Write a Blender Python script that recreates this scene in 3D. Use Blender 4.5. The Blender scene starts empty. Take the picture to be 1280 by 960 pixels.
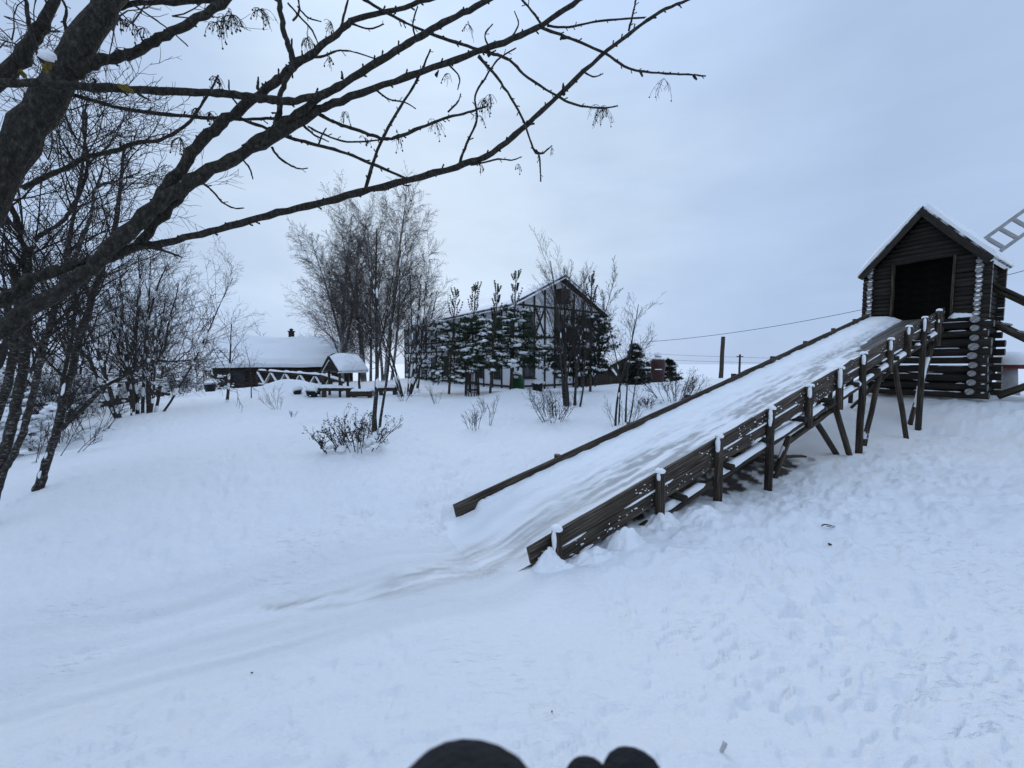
import bpy, math, random
import numpy as np
from mathutils import Vector, Matrix, Quaternion

# ------------------------------------------------------------------ camera, sky, sun, exposure
sc = bpy.context.scene
COL = sc.collection
FPX = 480.0
PITCH = math.atan(28 / 480)
CAM = Vector((0, 0, 1.6))
cd = bpy.data.cameras.new('camera'); cam = bpy.data.objects.new('camera', cd); COL.objects.link(cam)
cam.location = CAM; cam.rotation_euler = (math.pi / 2 - PITCH, 0, 0)
cd.sensor_width = 36; cd.lens = FPX / 1280 * 36; cd.clip_start = 0.02; cd.clip_end = 2000
cd.dof.use_dof = True; cd.dof.focus_distance = 8; cd.dof.aperture_fstop = 7.0
sc.camera = cam

SUN_AZ, SUN_EL = math.radians(-12), math.radians(23)
SUN_DIR = Vector((math.sin(SUN_AZ) * math.cos(SUN_EL), math.cos(SUN_AZ) * math.cos(SUN_EL), math.sin(SUN_EL)))
w = bpy.data.worlds.new('World'); sc.world = w; w.use_nodes = True
nt = w.node_tree; nt.nodes.clear()
N = nt.nodes.new; LK = nt.links.new
wo = N('ShaderNodeOutputWorld'); bg = N('ShaderNodeBackground'); LK(bg.outputs[0], wo.inputs[0])
sky = N('ShaderNodeTexSky'); sky.sky_type = 'NISHITA'; sky.sun_disc = False
sky.sun_elevation = SUN_EL; sky.sun_rotation = SUN_AZ; sky.air_density = 1.0; sky.dust_density = 1.0
tc = N('ShaderNodeTexCoord')
nrm = N('ShaderNodeVectorMath'); nrm.operation = 'NORMALIZE'; LK(tc.outputs['Generated'], nrm.inputs[0])
dot = N('ShaderNodeVectorMath'); dot.operation = 'DOT_PRODUCT'; dot.inputs[1].default_value = SUN_DIR
LK(nrm.outputs[0], dot.inputs[0])
nz = N('ShaderNodeTexNoise'); nz.inputs['Scale'].default_value = 1.6; nz.inputs['Detail'].default_value = 4
nz.inputs['Roughness'].default_value = 0.5
mp = N('ShaderNodeMapping'); mp.inputs['Scale'].default_value = (1, 1, 2.2); LK(nrm.outputs[0], mp.inputs[0]); LK(mp.outputs[0], nz.inputs['Vector'])
ns = N('ShaderNodeMath'); ns.operation = 'MULTIPLY_ADD'; ns.inputs[1].default_value = 0.5; ns.inputs[2].default_value = -0.25
LK(nz.outputs['Fac'], ns.inputs[0])
ad = N('ShaderNodeMath'); ad.operation = 'ADD'; LK(dot.outputs['Value'], ad.inputs[0]); LK(ns.outputs[0], ad.inputs[1])
ramp = N('ShaderNodeValToRGB'); LK(ad.outputs[0], ramp.inputs[0])
cr = ramp.color_ramp
cr.elements[0].position = 0.0; cr.elements[0].color = (.50, .63, .85, 1)
cr.elements[1].position = 1.0; cr.elements[1].color = (.62, .76, .94, 1)
for p_, c_ in ((.40, (.45, .58, .82, 1)), (.66, (.425, .555, .79, 1)), (.86, (.49, .63, .86, 1))):
    e_ = cr.elements.new(p_); e_.color = c_
sc10 = N('ShaderNodeVectorMath'); sc10.operation = 'SCALE'; sc10.inputs['Scale'].default_value = 10
LK(ramp.outputs[0], sc10.inputs[0])
mixw = N('ShaderNodeMix'); mixw.data_type = 'RGBA'; mixw.inputs['Factor'].default_value = 0.97
LK(sky.outputs[0], mixw.inputs['A']); LK(sc10.outputs[0], mixw.inputs['B'])
spz = N('ShaderNodeSeparateXYZ'); LK(nrm.outputs[0], spz.inputs[0])
zr = N('ShaderNodeMapRange'); zr.inputs['From Min'].default_value = .5; zr.inputs['From Max'].default_value = 1; zr.inputs['To Min'].default_value = 1; zr.inputs['To Max'].default_value = 1.5; LK(spz.outputs['Z'], zr.inputs['Value'])
zs = N('ShaderNodeVectorMath'); zs.operation = 'SCALE'; LK(mixw.outputs['Result'], zs.inputs[0]); LK(zr.outputs[0], zs.inputs['Scale'])
cn = N('ShaderNodeTexNoise'); cn.inputs['Scale'].default_value = 2.6; cn.inputs['Detail'].default_value = 6; cn.inputs['Roughness'].default_value = .55; cn.inputs['Distortion'].default_value = .6
cm = N('ShaderNodeMapping'); cm.inputs['Scale'].default_value = (1, 1, 3.2); cm.inputs['Location'].default_value = (.7, .3, .2); LK(nrm.outputs[0], cm.inputs[0]); LK(cm.outputs[0], cn.inputs['Vector'])
cmr = N('ShaderNodeMapRange'); cmr.inputs['From Min'].default_value = .3; cmr.inputs['From Max'].default_value = .7; cmr.inputs['To Min'].default_value = .95; cmr.inputs['To Max'].default_value = 1.05; LK(cn.outputs['Fac'], cmr.inputs['Value'])
cs = N('ShaderNodeVectorMath'); cs.operation = 'SCALE'; LK(zs.outputs[0], cs.inputs[0]); LK(cmr.outputs[0], cs.inputs['Scale'])
LK(cs.outputs[0], bg.inputs['Color']); bg.inputs['Strength'].default_value = 0.1

sl = bpy.data.lights.new('sun', 'SUN'); so = bpy.data.objects.new('sun', sl); COL.objects.link(so)
sl.energy = 0.75; sl.angle = math.radians(28); sl.color = (1, .95, .88)
so.rotation_euler = (-SUN_DIR).to_track_quat('-Z', 'Y').to_euler(); so.location = (0, 0, 30)
vs = sc.view_settings; vs.view_transform = 'Standard'; vs.look = 'None'; vs.exposure = 0.0; vs.gamma = 1; vs.use_curve_mapping = False

# ------------------------------------------------------------------ pixel -> world
FW = Vector((0, math.cos(PITCH), -math.sin(PITCH))); UP = Vector((0, math.sin(PITCH), math.cos(PITCH)))
def W(px, py, d):
    return CAM + d * (FW + Vector(((px - 640) / FPX, 0, 0)) - UP * ((py - 480) / FPX))

# ------------------------------------------------------------------ numpy noise
def _h(ix, iy, s):
    n = (ix.astype(np.int64) * 374761393 + iy.astype(np.int64) * 668265263 + s * 974634777) & 0x7fffffff
    n = ((n ^ (n >> 13)) * 1274126177) & 0x7fffffff
    return ((n ^ (n >> 16)) & 0xffff) / 65535.0
def vnoise(x, y, s=0):
    x = np.asarray(x, float); y = np.asarray(y, float)
    xi = np.floor(x); yi = np.floor(y); fx = x - xi; fy = y - yi
    fx = fx * fx * fx * (fx * (fx * 6 - 15) + 10); fy = fy * fy * fy * (fy * (fy * 6 - 15) + 10)
    a = _h(xi, yi, s); b = _h(xi + 1, yi, s); c = _h(xi, yi + 1, s); d = _h(xi + 1, yi + 1, s)
    return (a * (1 - fx) + b * fx) * (1 - fy) + (c * (1 - fx) + d * fx) * fy - .5
def fbm(x, y, o=3, s=0):
    r = 0; a = 1; f = 1
    for i in range(o):
        r = r + a * vnoise(x * f + 13.7 * i, y * f - 7.3 * i, s + i); a *= .5; f *= 2.03
    return r

# ------------------------------------------------------------------ mesh builder
WM = {}
def link(o, parent=None, world=None):
    COL.objects.link(o)
    wmx = world if world is not None else Matrix.Identity(4)
    o.matrix_basis = wmx
    if parent is not None:
        o.parent = parent; o.matrix_parent_inverse = WM[parent.name].inverted()
    WM[o.name] = wmx.copy()
    return o
def tag(o, label=None, cat=None, group=None, kind=None):
    if label: o['label'] = label
    if cat: o['category'] = cat
    if group: o['group'] = group
    if kind: o['kind'] = kind
    return o
def thing(name, loc, label, cat, group=None):
    o = bpy.data.objects.new(name, None); o.empty_display_size = .2
    link(o, None, Matrix.Translation(Vector(loc)))
    return tag(o, label, cat, group)

STUFF = {'snow', 'needles', 'berries', 'berry_stalks', 'twigs', 'dry_leaves', 'lichen', 'stems', 'branches', 'crown'}
class MB:
    def __init__(s): s.v = []; s.f = []; s.n = 0
    def add(s, v, f, mi=0, smooth=True):
        v = np.asarray(v, float).reshape(-1, 3); f = np.asarray(f, np.int64)
        s.v.append(v); s.f.append((f + s.n, mi, smooth)); s.n += len(v)
    def empty(s): return s.n == 0
    def tubes(s, pts, rad, sides=4, mi=0, cap=False, smooth=True):
        pts = np.asarray(pts, float); rad = np.asarray(rad, float)
        if pts.ndim == 2: pts = pts[None]; rad = rad[None]
        B, n, _ = pts.shape
        t = np.gradient(pts, axis=1); t /= np.linalg.norm(t, axis=2, keepdims=True) + 1e-9
        mean = pts[:, -1] - pts[:, 0]; mean = mean / (np.linalg.norm(mean, axis=1, keepdims=True) + 1e-9)
        ref = np.where(np.abs(mean[:, 2:3]) < .75, np.array([[0, 0, 1.]]), np.array([[.6, .8, 0.]]))
        a = np.cross(t, ref[:, None, :]); a /= np.linalg.norm(a, axis=2, keepdims=True) + 1e-9
        b = np.cross(t, a)
        th = np.arange(sides) * 2 * math.pi / sides
        ring = a[:, :, None, :] * np.cos(th)[None, None, :, None] + b[:, :, None, :] * np.sin(th)[None, None, :, None]
        v = pts[:, :, None, :] + ring * rad[:, :, None, None]
        i = np.arange(n - 1)[:, None] * sides; k = np.arange(sides)[None, :]; k2 = (k + 1) % sides
        q = np.stack([i + k, i + sides + k, i + sides + k2, i + k2], -1).reshape(-1, 4)
        f = (q[None] + (np.arange(B) * n * sides)[:, None, None]).reshape(-1, 4)
        n0 = s.n
        s.add(v, f, mi, smooth)
        if cap:
            for bi in range(B):
                o = n0 + bi * n * sides
                s.f.append((np.array([[o + j for j in range(sides)]]), mi if cap is True else cap, False))
                s.f.append((np.array([[o + (n - 1) * sides + j for j in reversed(range(sides))]]), mi if cap is True else cap, False))
    def box(s, c, h, mi=0, M=None):
        c = Vector(c); vv = []
        for x in (-1, 1):
            for y in (-1, 1):
                for z in (-1, 1):
                    p = Vector((x * h[0], y * h[1], z * h[2]))
                    vv.append(c + (M @ p if M is not None else p))
        s.add([tuple(p) for p in vv], [[0, 1, 3, 2], [4, 6, 7, 5], [0, 4, 5, 1], [2, 3, 7, 6], [0, 2, 6, 4], [1, 5, 7, 3]], mi, False)
    def prism(s, poly, d, mi=0):      # polygon of points extruded by vector d
        n = len(poly); d = Vector(d)
        v = [tuple(Vector(p)) for p in poly] + [tuple(Vector(p) + d) for p in poly]
        n0 = s.n
        s.add(v, [[i, (i + 1) % n, n + (i + 1) % n, n + i] for i in range(n)], mi, False)
        s.f.append((np.array([[n0 + i for i in reversed(range(n))]]), mi, False))
        s.f.append((np.array([[n0 + n + i for i in range(n)]]), mi, False))
    def lathe(s, prof, c, sides=20, mi=0):
        c = Vector(c); n = len(prof); th = np.arange(sides) * 2 * math.pi / sides
        pr = np.array(prof, float)
        v = np.zeros((n, sides, 3)); v[:, :, 0] = pr[:, 0:1] * np.cos(th); v[:, :, 1] = pr[:, 0:1] * np.sin(th); v[:, :, 2] = pr[:, 1:2]
        v += np.array(c)
        i = np.arange(n - 1)[:, None] * sides; k = np.arange(sides)[None, :]; k2 = (k + 1) % sides
        s.add(v, np.stack([i + k, i + k2, i + sides + k2, i + sides + k], -1).reshape(-1, 4), mi, True)
    def build(s, name, mats, parent=None, origin=None):
        v = np.concatenate(s.v); 
        if parent is not None: org = WM[parent.name].translation
        elif origin is not None: org = Vector(origin)
        else: org = Vector((0, 0, 0))
        v = v - np.array(org)
        me = bpy.data.meshes.new(name)
        loops = []; starts = []; mis = []; sm = []; o = 0
        for f, mi, smo in s.f:
            k = f.shape[1]; m = len(f)
            loops.append(f.reshape(-1)); starts.append(np.arange(m) * k + o); o += m * k
            mis.append(np.full(m, mi)); sm.append(np.full(m, smo))
        loops = np.concatenate(loops); starts = np.concatenate(starts)
        me.vertices.add(len(v)); me.vertices.foreach_set('co', v.reshape(-1))
        me.loops.add(len(loops)); me.loops.foreach_set('vertex_index', loops.astype(np.int32))
        me.polygons.add(len(starts)); me.polygons.foreach_set('loop_start', starts.astype(np.int32))
        me.polygons.foreach_set('material_index', np.concatenate(mis).astype(np.int32))
        me.polygons.foreach_set('use_smooth', np.concatenate(sm))
        me.update(calc_edges=True); me.validate()
        for m in (mats if isinstance(mats, (list, tuple)) else [mats]): me.materials.append(m)
        ob = bpy.data.objects.new(name, me)
        if name in STUFF and parent is not None: ob['kind'] = 'stuff'
        return link(ob, parent, Matrix.Translation(org))

def axis_matrix(p0, p1, upv=(0, 0, 1)):
    p0 = Vector(p0); p1 = Vector(p1); x = (p1 - p0).normalized(); z = Vector(upv)
    y = z.cross(x)
    if y.length < 1e-3: y = Vector((0, 1, 0)).cross(x)
    y.normalize(); z = x.cross(y)
    M = Matrix((x, y, z)).transposed().to_4x4(); M.translation = p0
    return M
rs = np.random.RandomState(7)
_meshcache = {}
def board(name, p0, p1, wdt, hgt, m, parent, upv=(0, 0, 1), wob=.004):
    """solid plank from p0 to p1 (centre line): local x along, y width, z height, soft edges, slightly warped"""
    L = (Vector(p1) - Vector(p0)).length
    n = max(2, min(9, int(L / .5) + 2)); c = min(wdt, hgt) * .16
    y, z = wdt / 2, hgt / 2
    sec = np.array([(-y + c, -z), (y - c, -z), (y, -z + c), (y, z - c), (y - c, z), (-y + c, z), (-y, z - c), (-y, -z + c)])
    xs = np.linspace(0, L, n)
    wy = rs.randn(n) * wob; wz = rs.randn(n) * wob
    v = np.zeros((n, 8, 3)); v[:, :, 0] = xs[:, None]; v[:, :, 1] = sec[None, :, 0] + wy[:, None]; v[:, :, 2] = sec[None, :, 1] + wz[:, None]
    b = MB(); i = np.arange(n - 1)[:, None] * 8; k = np.arange(8)[None]; k2 = (k + 1) % 8
    b.add(v, np.stack([i + k, i + k2, i + 8 + k2, i + 8 + k], -1).reshape(-1, 4), 0, False)
    b.f.append((np.array([list(range(7, -1, -1))]), 0, False)); b.f.append((np.array([[(n - 1) * 8 + j for j in range(8)]]), 0, False))
    o = b.build(name, m)
    return reparent(o, parent, axis_matrix(p0, p1, upv))
def reparent(o, parent, M):
    o.matrix_basis = M; WM[o.name] = M.copy()
    if parent is not None:
        o.parent = parent; o.matrix_parent_inverse = WM[parent.name].inverted()
    return o
def log(name, p0, p1, r0, r1, m, parent, sides=12, endm=None, wob=.006):
    L = (Vector(p1) - Vector(p0)).length; n = max(3, min(8, int(L / .5) + 2))
    pts = np.zeros((n, 3)); pts[:, 0] = np.linspace(0, L, n); pts[1:-1, 1] = rs.randn(n - 2) * wob; pts[1:-1, 2] = rs.randn(n - 2) * wob
    rad = np.linspace(r0, r1, n) * (1 + rs.randn(n) * .02)
    b = MB(); b.tubes(pts, rad, sides, 0, cap=1)
    o = b.build(name, [m, endm or m])
    return reparent(o, parent, axis_matrix(p0, p1))

# ico-sphere for clumps
def _ico():
    import bmesh
    bm = bmesh.new(); bmesh.ops.create_icosphere(bm, subdivisions=2, radius=1)
    v = np.array([tuple(x.co) for x in bm.verts]); f = np.array([[q.index for q in p.verts] for p in bm.faces]); bm.free(); return v, f
ICV, ICF = _ico()
def _ico1():
    import bmesh
    bm = bmesh.new(); bmesh.ops.create_icosphere(bm, subdivisions=1, radius=1)
    v = np.array([tuple(x.co) for x in bm.verts]); f = np.array([[q.index for q in p.verts] for p in bm.faces]); bm.free(); return v, f
IC1V, IC1F = _ico1()
def blobs(mb, C, S, seed=0, small=True, mi=0, rough=.22, rotz=None):
    """many lumpy ellipsoids: C (B,3) centres, S (B,3) half sizes"""
    C = np.asarray(C, float).reshape(-1, 3); S = np.asarray(S, float).reshape(-1, 3)
    if len(C) == 0: return
    V, F = (IC1V, IC1F) if small else (ICV, ICF)
    r = np.random.RandomState(seed); B = len(C)
    k = 1 + (r.rand(B, len(V), 1) - .5) * 2 * rough
    v = V[None] * k * S[:, None, :]
    a = r.rand(B) * 6.28 if rotz is None else np.asarray(rotz)
    ca, sa = np.cos(a)[:, None], np.sin(a)[:, None]
    x = v[:, :, 0] * ca - v[:, :, 1] * sa; y = v[:, :, 0] * sa + v[:, :, 1] * ca
    v = np.stack([x, y, v[:, :, 2]], -1) + C[:, None, :]
    f = (F[None] + (np.arange(B) * len(V))[:, None, None]).reshape(-1, 3)
    mb.add(v, f, mi, True)

# ------------------------------------------------------------------ materials
def mat(name, c1, c2=None, scale=8.0, rough=.8, bump=.0, bscale=None, stretch=(1, 1, 1), rnd=0.0, detail=5, c3=None, spec=.3):
    m = bpy.data.materials.new(name); m.use_nodes = True
    t = m.node_tree; P = t.nodes['Principled BSDF']; n = t.nodes.new; l = t.links.new
    P.inputs['Roughness'].default_value = rough
    P.inputs['Specular IOR Level'].default_value = spec
    co = n('ShaderNodeTexCoord'); mpn = n('ShaderNodeMapping'); mpn.inputs['Scale'].default_value = stretch
    l(co.outputs['Object'], mpn.inputs[0])
    src = mpn.outputs[0]
    if rnd:
        oi = n('ShaderNodeObjectInfo'); cmb = n('ShaderNodeVectorMath'); cmb.operation = 'ADD'
        ml = n('ShaderNodeMath'); ml.operation = 'MULTIPLY'; ml.inputs[1].default_value = 57.0; l(oi.outputs['Random'], ml.inputs[0])
        l(src, cmb.inputs[0]); l(ml.outputs[0], cmb.inputs[1]); src = cmb.outputs[0]
    if c2 is not None:
        no = n('ShaderNodeTexNoise'); no.inputs['Scale'].default_value = scale; no.inputs['Detail'].default_value = detail; no.inputs['Roughness'].default_value = .65
        l(src, no.inputs['Vector'])
        rp = n('ShaderNodeValToRGB'); l(no.outputs['Fac'], rp.inputs[0])
        lo_, hi_ = (.32, .68) if c3 is None else (.36, .55)
        rp.color_ramp.elements[0].position = lo_; rp.color_ramp.elements[0].color = (*c1, 1)
        rp.color_ramp.elements[1].position = hi_; rp.color_ramp.elements[1].color = (*c2, 1)
        if c3 is not None:
            e = rp.color_ramp.elements.new(.68); e.color = (*c3, 1)
        out = rp.outputs[0]
        if rnd:
            hs = n('ShaderNodeHueSaturation'); mr = n('ShaderNodeMapRange'); mr.inputs['To Min'].default_value = 1 - rnd; mr.inputs['To Max'].default_value = 1 + rnd
            l(oi.outputs['Random'], mr.inputs['Value']); l(mr.outputs[0], hs.inputs['Value']); l(out, hs.inputs['Color']); out = hs.outputs[0]
        l(out, P.inputs['Base Color'])
    else:
        P.inputs['Base Color'].default_value = (*c1, 1)
    if bump:
        nb = n('ShaderNodeTexNoise'); nb.inputs['Scale'].default_value = bscale or scale * 2; nb.inputs['Detail'].default_value = 4
        l(src, nb.inputs['Vector']); bp = n('ShaderNodeBump'); bp.inputs['Strength'].default_value = bump; bp.inputs['Distance'].default_value = .02
        l(nb.outputs['Fac'], bp.inputs['Height']); l(bp.outputs[0], P.inputs['Normal'])
    return m
SNOW_C = (.87, .885, .895)
M = {}
M['snow'] = mat('snow_lump', (.84, .855, .87), (.88, .895, .905), 6, .6, .5, 40)
M['plank'] = mat('weathered_plank', (.014, .0105, .0075), (.068, .052, .037), 7, .85, .8, 12, (.22, 7, 7), .35, c3=(.16, .135, .108))
M['deck'] = mat('deck_plank', (.06, .055, .05), (.16, .15, .14), 5, .6, .4, 9, (.3, 6, 6), .25)
M['log'] = mat('dark_log', (.009, .0075, .006), (.036, .029, .022), 6, .85, .6, 9, (.5, 5, 5), .3)
M['post'] = mat('post_wood', (.014, .0105, .0075), (.060, .045, .032), 8, .85, .8, 14, (.3, 6, 6), .3, c3=(.13, .105, .082))
M['end'] = mat('frosted_log_end', (.12, .11, .10), (.40, .395, .385), 14, .8, .3, 30)
M['endgrey'] = mat('grey_log_end', (.07, .06, .05), (.26, .25, .23), 10, .8, .3, 30)
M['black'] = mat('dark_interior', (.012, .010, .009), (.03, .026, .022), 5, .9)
M['roofdark'] = mat('roof_boards', (.02, .017, .015), (.05, .044, .038), 6, .85, .3)
M['bark'] = mat('rowan_bark', (.008, .0068, .005), (.032, .027, .019), 75, .85, 1.0, 95, (1, 1, .55), 0, c3=(.075, .066, .050), detail=7)
M['lichen'] = mat('yellow_lichen', (.10, .075, .012), (.22, .16, .03), 60, .9, .8, 120)
M['bark2'] = mat('alder_bark', (.011, .0095, .008), (.045, .039, .031), 22, .9, .9, 40, (1, 1, 2), c3=(.24, .235, .225), detail=7)
M['twig'] = mat('dark_twig', (.020, .016, .014), (.048, .040, .034), 9, .9)
M['birchtwig'] = mat('birch_twig', (.085, .070, .066), (.15, .125, .118), 4, .9)
M['birchbark'] = mat('birch_bark', (.05, .048, .045), (.30, .29, .28), 3, .85)
M['berry'] = mat('dry_berry', (.02, .008, .007))
M['pinebark'] = mat('pine_bark', (.05, .038, .028), (.10, .078, .058), 8, .9, .6)
M['needle'] = mat('pine_needles', (.018, .032, .017), (.052, .080, .040), 5, .8)
M['needle2'] = mat('spruce_needles', (.008, .014, .009), (.02, .03, .018), 5, .85)
M['plaster'] = mat('white_plaster', (.60, .61, .63), (.70, .71, .73), 2, .9)
M['timber'] = mat('dark_timber', (.022, .017, .015), (.045, .036, .03), 5, .85, 0, None, (1, 1, 1), .2)
M['glass'] = mat('window_glass', (.02, .023, .028), rough=.12, spec=.5)
M['whiteframe'] = mat('white_frame', (.65, .66, .68))
M['brownwall'] = mat('brown_log_wall', (.026, .020, .016), (.055, .043, .033), 4, .9)
M['brick'] = mat('chimney_brick', (.03, .018, .015), (.055, .03, .025), 8, .9)
M['redmetal'] = mat('dark_red_paint', (.030, .007, .006), (.048, .012, .010), 5, .5, spec=.4)
M['red'] = mat('faded_red_paint', (.16, .022, .022), (.10, .016, .016), 9, .6)
M['greywood'] = mat('pale_grey_wood', (.20, .20, .20), (.36, .36, .35), 6, .85, .3, None, (.5, 4, 4))
M['concrete'] = mat('toadstool_stem', (.26, .26, .26), (.38, .38, .38), 8, .9, .3)
M['green'] = mat('green_plastic', (.010, .06, .02), rough=.5)
M['blackpl'] = mat('black_plastic', (.012, .012, .014), rough=.5)
M['glove'] = mat('black_knit_glove', (.006, .006, .007), (.014, .014, .017), 60, .95, .6, 200)
M['wire'] = mat('wire', (.03, .03, .035))
M['leaf'] = mat('dry_leaf', (.03, .022, .016), (.05, .038, .028), 20, .9)
M['ice'] = mat('ice_shard', (.55, .57, .58), (.30, .29, .26), 30, .3)

# ------------------------------------------------------------------ slide frame (needed by the ground)
NR0 = W(659, 681, 3.9); NR1 = W(1179, 384, 10.46)          # near rail, top edge
dxy = Vector((NR1.x - NR0.x, NR1.y - NR0.y, 0)); LH = dxy.length
U = dxy.normalized(); V = Vector((-U.y, U.x, 0))            # along the slide, across it (away)
SLOPE = (NR1.z - NR0.z) / LH; DIRS = Vector((U.x, U.y, SLOPE)).normalized(); NRM = DIRS.cross(V) * 1
if NRM.z < 0: NRM = -NRM
SW = 1.5
def RP(t, a=0, dz=0):            # t metres along, a metres across from the near rail, dz above rail-top plane
    return NR0 + U * t + V * a + Vector((0, 0, SLOPE * t + dz))
def t_at(px, a=0):               # where the near-rail plane is seen at pixel column px
    k = (px - 640) / FPX
    # depth along FW ~ y cos - (z-1.6) sin ; solve by bisection
    lo, hi = -3, 16
    for _ in range(50):
        m_ = (lo + hi) / 2; p = RP(m_, a) - CAM; v = p.x / p.dot(FW)
        if v < k: lo = m_
        else: hi = m_
    return (lo + hi) / 2
def z_at(px, py, a=0, it=None):   # world z of pixel (px,py) on the vertical plane through the near rail
    t = t_at(px, a); p = RP(t, a); d = (p - CAM).dot(FW)
    for _ in range(5):
        q = W(px, py, d); s_ = (p.xy - CAM.xy).length / max(1e-6, (q.xy - CAM.xy).length); d *= s_
    return W(px, py, d).z
POSTS = [(698, 659, 703), (826, 588, 648), (899, 545, 631), (964, 510, 610), (1080, 442, 565), (1156, 397, 538)]

# ------------------------------------------------------------------ terrain
ctrl = []
def C(px, py, d): p = W(px, py, d); ctrl.append((p.x, p.y, p.z))
for px, a_, b_ in POSTS:
    p = RP(t_at(px, -.1), -.1); ctrl.append((p.x, p.y, z_at(px, b_, -.1)))
HC = W(1222, 397, 10.0)                      # near front corner of the hut at floor level
HZ0 = W(1210, 498, 10.0).z
ctrl.append((HC.x, HC.y, HZ0))
for da, db in ((2.3, 0), (0, 2.2), (2.3, 2.2)):
    q = HC + V * da + U * db; ctrl.append((q.x, q.y, HZ0 - .03 * da))
q = RP(9.5, 1.6); ctrl.append((q.x, q.y, .05)); q = RP(5, 1.7); ctrl.append((q.x, q.y, -.12)); q = RP(2, 1.6); ctrl.append((q.x, q.y, -.28)); 
q = RP(-.2, 1.5); ctrl.append((q.x, q.y, q.z - .16)); q = RP(-.1, .1); ctrl.append((q.x, q.y, q.z - .15))
q = RP(-.25, .7); ctrl.append((q.x, q.y, q.z - .22))
for a_ in [(640, 960, 1.62), (0, 960, 1.75), (1280, 960, 1.62), (420, 742, 3.5), (200, 800, 3.0), (0, 850, 2.7), (560, 700, 3.9),
           (1280, 497, 10.2), (1280, 600, 6.0), (1280, 720, 3.6), (1100, 640, 4.7), (900, 760, 3.05), (700, 780, 2.85),
           (45, 614, 5.5), (300, 600, 5.6), (450, 566, 7.0), (300, 520, 12), (170, 517, 13), (80, 562, 9), (0, 578, 8), (-150, 600, 8),
           (265, 489, 26), (200, 497, 22), (415, 494, 19), (345, 494, 19), (560, 485, 24), (500, 476, 34), (690, 486, 27), (720, 505, 14), (690, 530, 11),
           (590, 543, 9), (778, 535, 10), (822, 479, 24), (870, 474.5, 22), (903, 474, 23), (940, 474, 24), (760, 481, 26), (845, 503, 13),
           (500, 600, 5.6), (380, 650, 4.7), (150, 690, 4.2)]:
    C(*a_)
ctrl += [(0, 0, 0), (-3, -3, -.2), (3, -3, .2), (-8, 0, -1.0), (8, 0, .1), (0, -12, .2), (-14, 4, -2.0), (14, 4, .5), (22, 8, .9), (18, 16, .7),
         (20, 30, -.1), (40, 40, -1.2), (0, 70, -2.0), (40, 70, -2.5), (-40, 60, -2.6), (-30, 20, -2.5), (-40, 0, -3), (50, 0, .5), (0, -60, -1), (90, 90, -4), (-90, 90, -5), (0, 140, -5), (-120, 0, -5), (120, 0, -3)]
K = np.array(ctrl)
def _phi(r): return r * r * np.log(r + 1e-9)
_D = np.hypot(K[:, None, 0] - K[None, :, 0], K[:, None, 1] - K[None, :, 1])
nK = len(K); A = np.zeros((nK + 3, nK + 3)); A[:nK, :nK] = _phi(_D) + np.eye(nK) * .25
A[:nK, nK] = 1; A[:nK, nK + 1:] = K[:, :2]; A[nK, :nK] = 1; A[nK + 1:, :nK] = K[:, :2].T
TW = np.linalg.solve(A, np.concatenate([K[:, 2], [0, 0, 0]]))
def smooth(e0, e1, x): t = np.clip((x - e0) / (e1 - e0), 0, 1); return t * t * (3 - 2 * t)
MOUNDS = []
def mound(p, r, h, r2=None): MOUNDS.append((p.x, p.y, r, h))
def gbase(x, y):
    x = np.asarray(x, float); y = np.asarray(y, float); z = np.full(x.shape, TW[nK]) + TW[nK + 1] * x + TW[nK + 2] * y
    for i in range(nK): z = z + TW[i] * _phi(np.hypot(x - K[i, 0], y - K[i, 1]))
    R = np.hypot(x, y); far = smooth(110, 180, R)
    z = z * (1 - far) - 6 * far
    for mx, my, r, h in MOUNDS:
        d2 = ((x - mx) ** 2 + (y - my) ** 2) / (r * r); z = z + h * np.exp(-d2 * 1.4)
    return z
def ice_mask(x, y):
    """run-out lane where sleds polish the snow, following a curve from the slide's foot"""
    path = [RP(6, .45), RP(1.0, .5), RP(-.2, .5), W(600, 690, 4.0), W(500, 726, 3.6), W(410, 745, 3.45), W(330, 752, 3.4)]
    wd = [.5, .5, .46, .36, .30, .18, .05]
    x = np.asarray(x, float); best = np.zeros(x.shape)
    for i in range(len(path) - 1):
        a, b = path[i], path[i + 1]; ex, ey = b.x - a.x, b.y - a.y; l2 = ex * ex + ey * ey
        t = np.clip(((x - a.x) * ex + (y - a.y) * ey) / l2, 0, 1)
        d = np.hypot(x - a.x - t * ex, y - a.y - t * ey); ww = wd[i] * (1 - t) + wd[i + 1] * t
        best = np.maximum(best, 1 - smooth(.45, 1.0, d / ww))
    return best
LANE = [RP(9, .45), RP(2.2, .45), RP(.3, .55), W(585, 693, 3.95), W(380, 752, 3.4), W(150, 815, 2.95), W(-150, 900, 2.6)]
def lane(x, y):
    best = np.full(np.shape(x), 9.0); al = np.zeros(np.shape(x))
    acc = 0
    for i in range(len(LANE) - 1):
        a, b = LANE[i], LANE[i + 1]; ex, ey = b.x - a.x, b.y - a.y; l = math.hypot(ex, ey)
        t = np.clip(((x - a.x) * ex + (y - a.y) * ey) / l / l, 0, 1)
        d = np.hypot(x - a.x - t * ex, y - a.y - t * ey)
        sgn = np.sign((x - a.x) * ey - (y - a.y) * ex); better = d < np.abs(best)
        best = np.where(better, d * np.where(sgn == 0, 1, sgn), best); al = np.where(better, acc + t * l, al); acc += l
    return best, al
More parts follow.
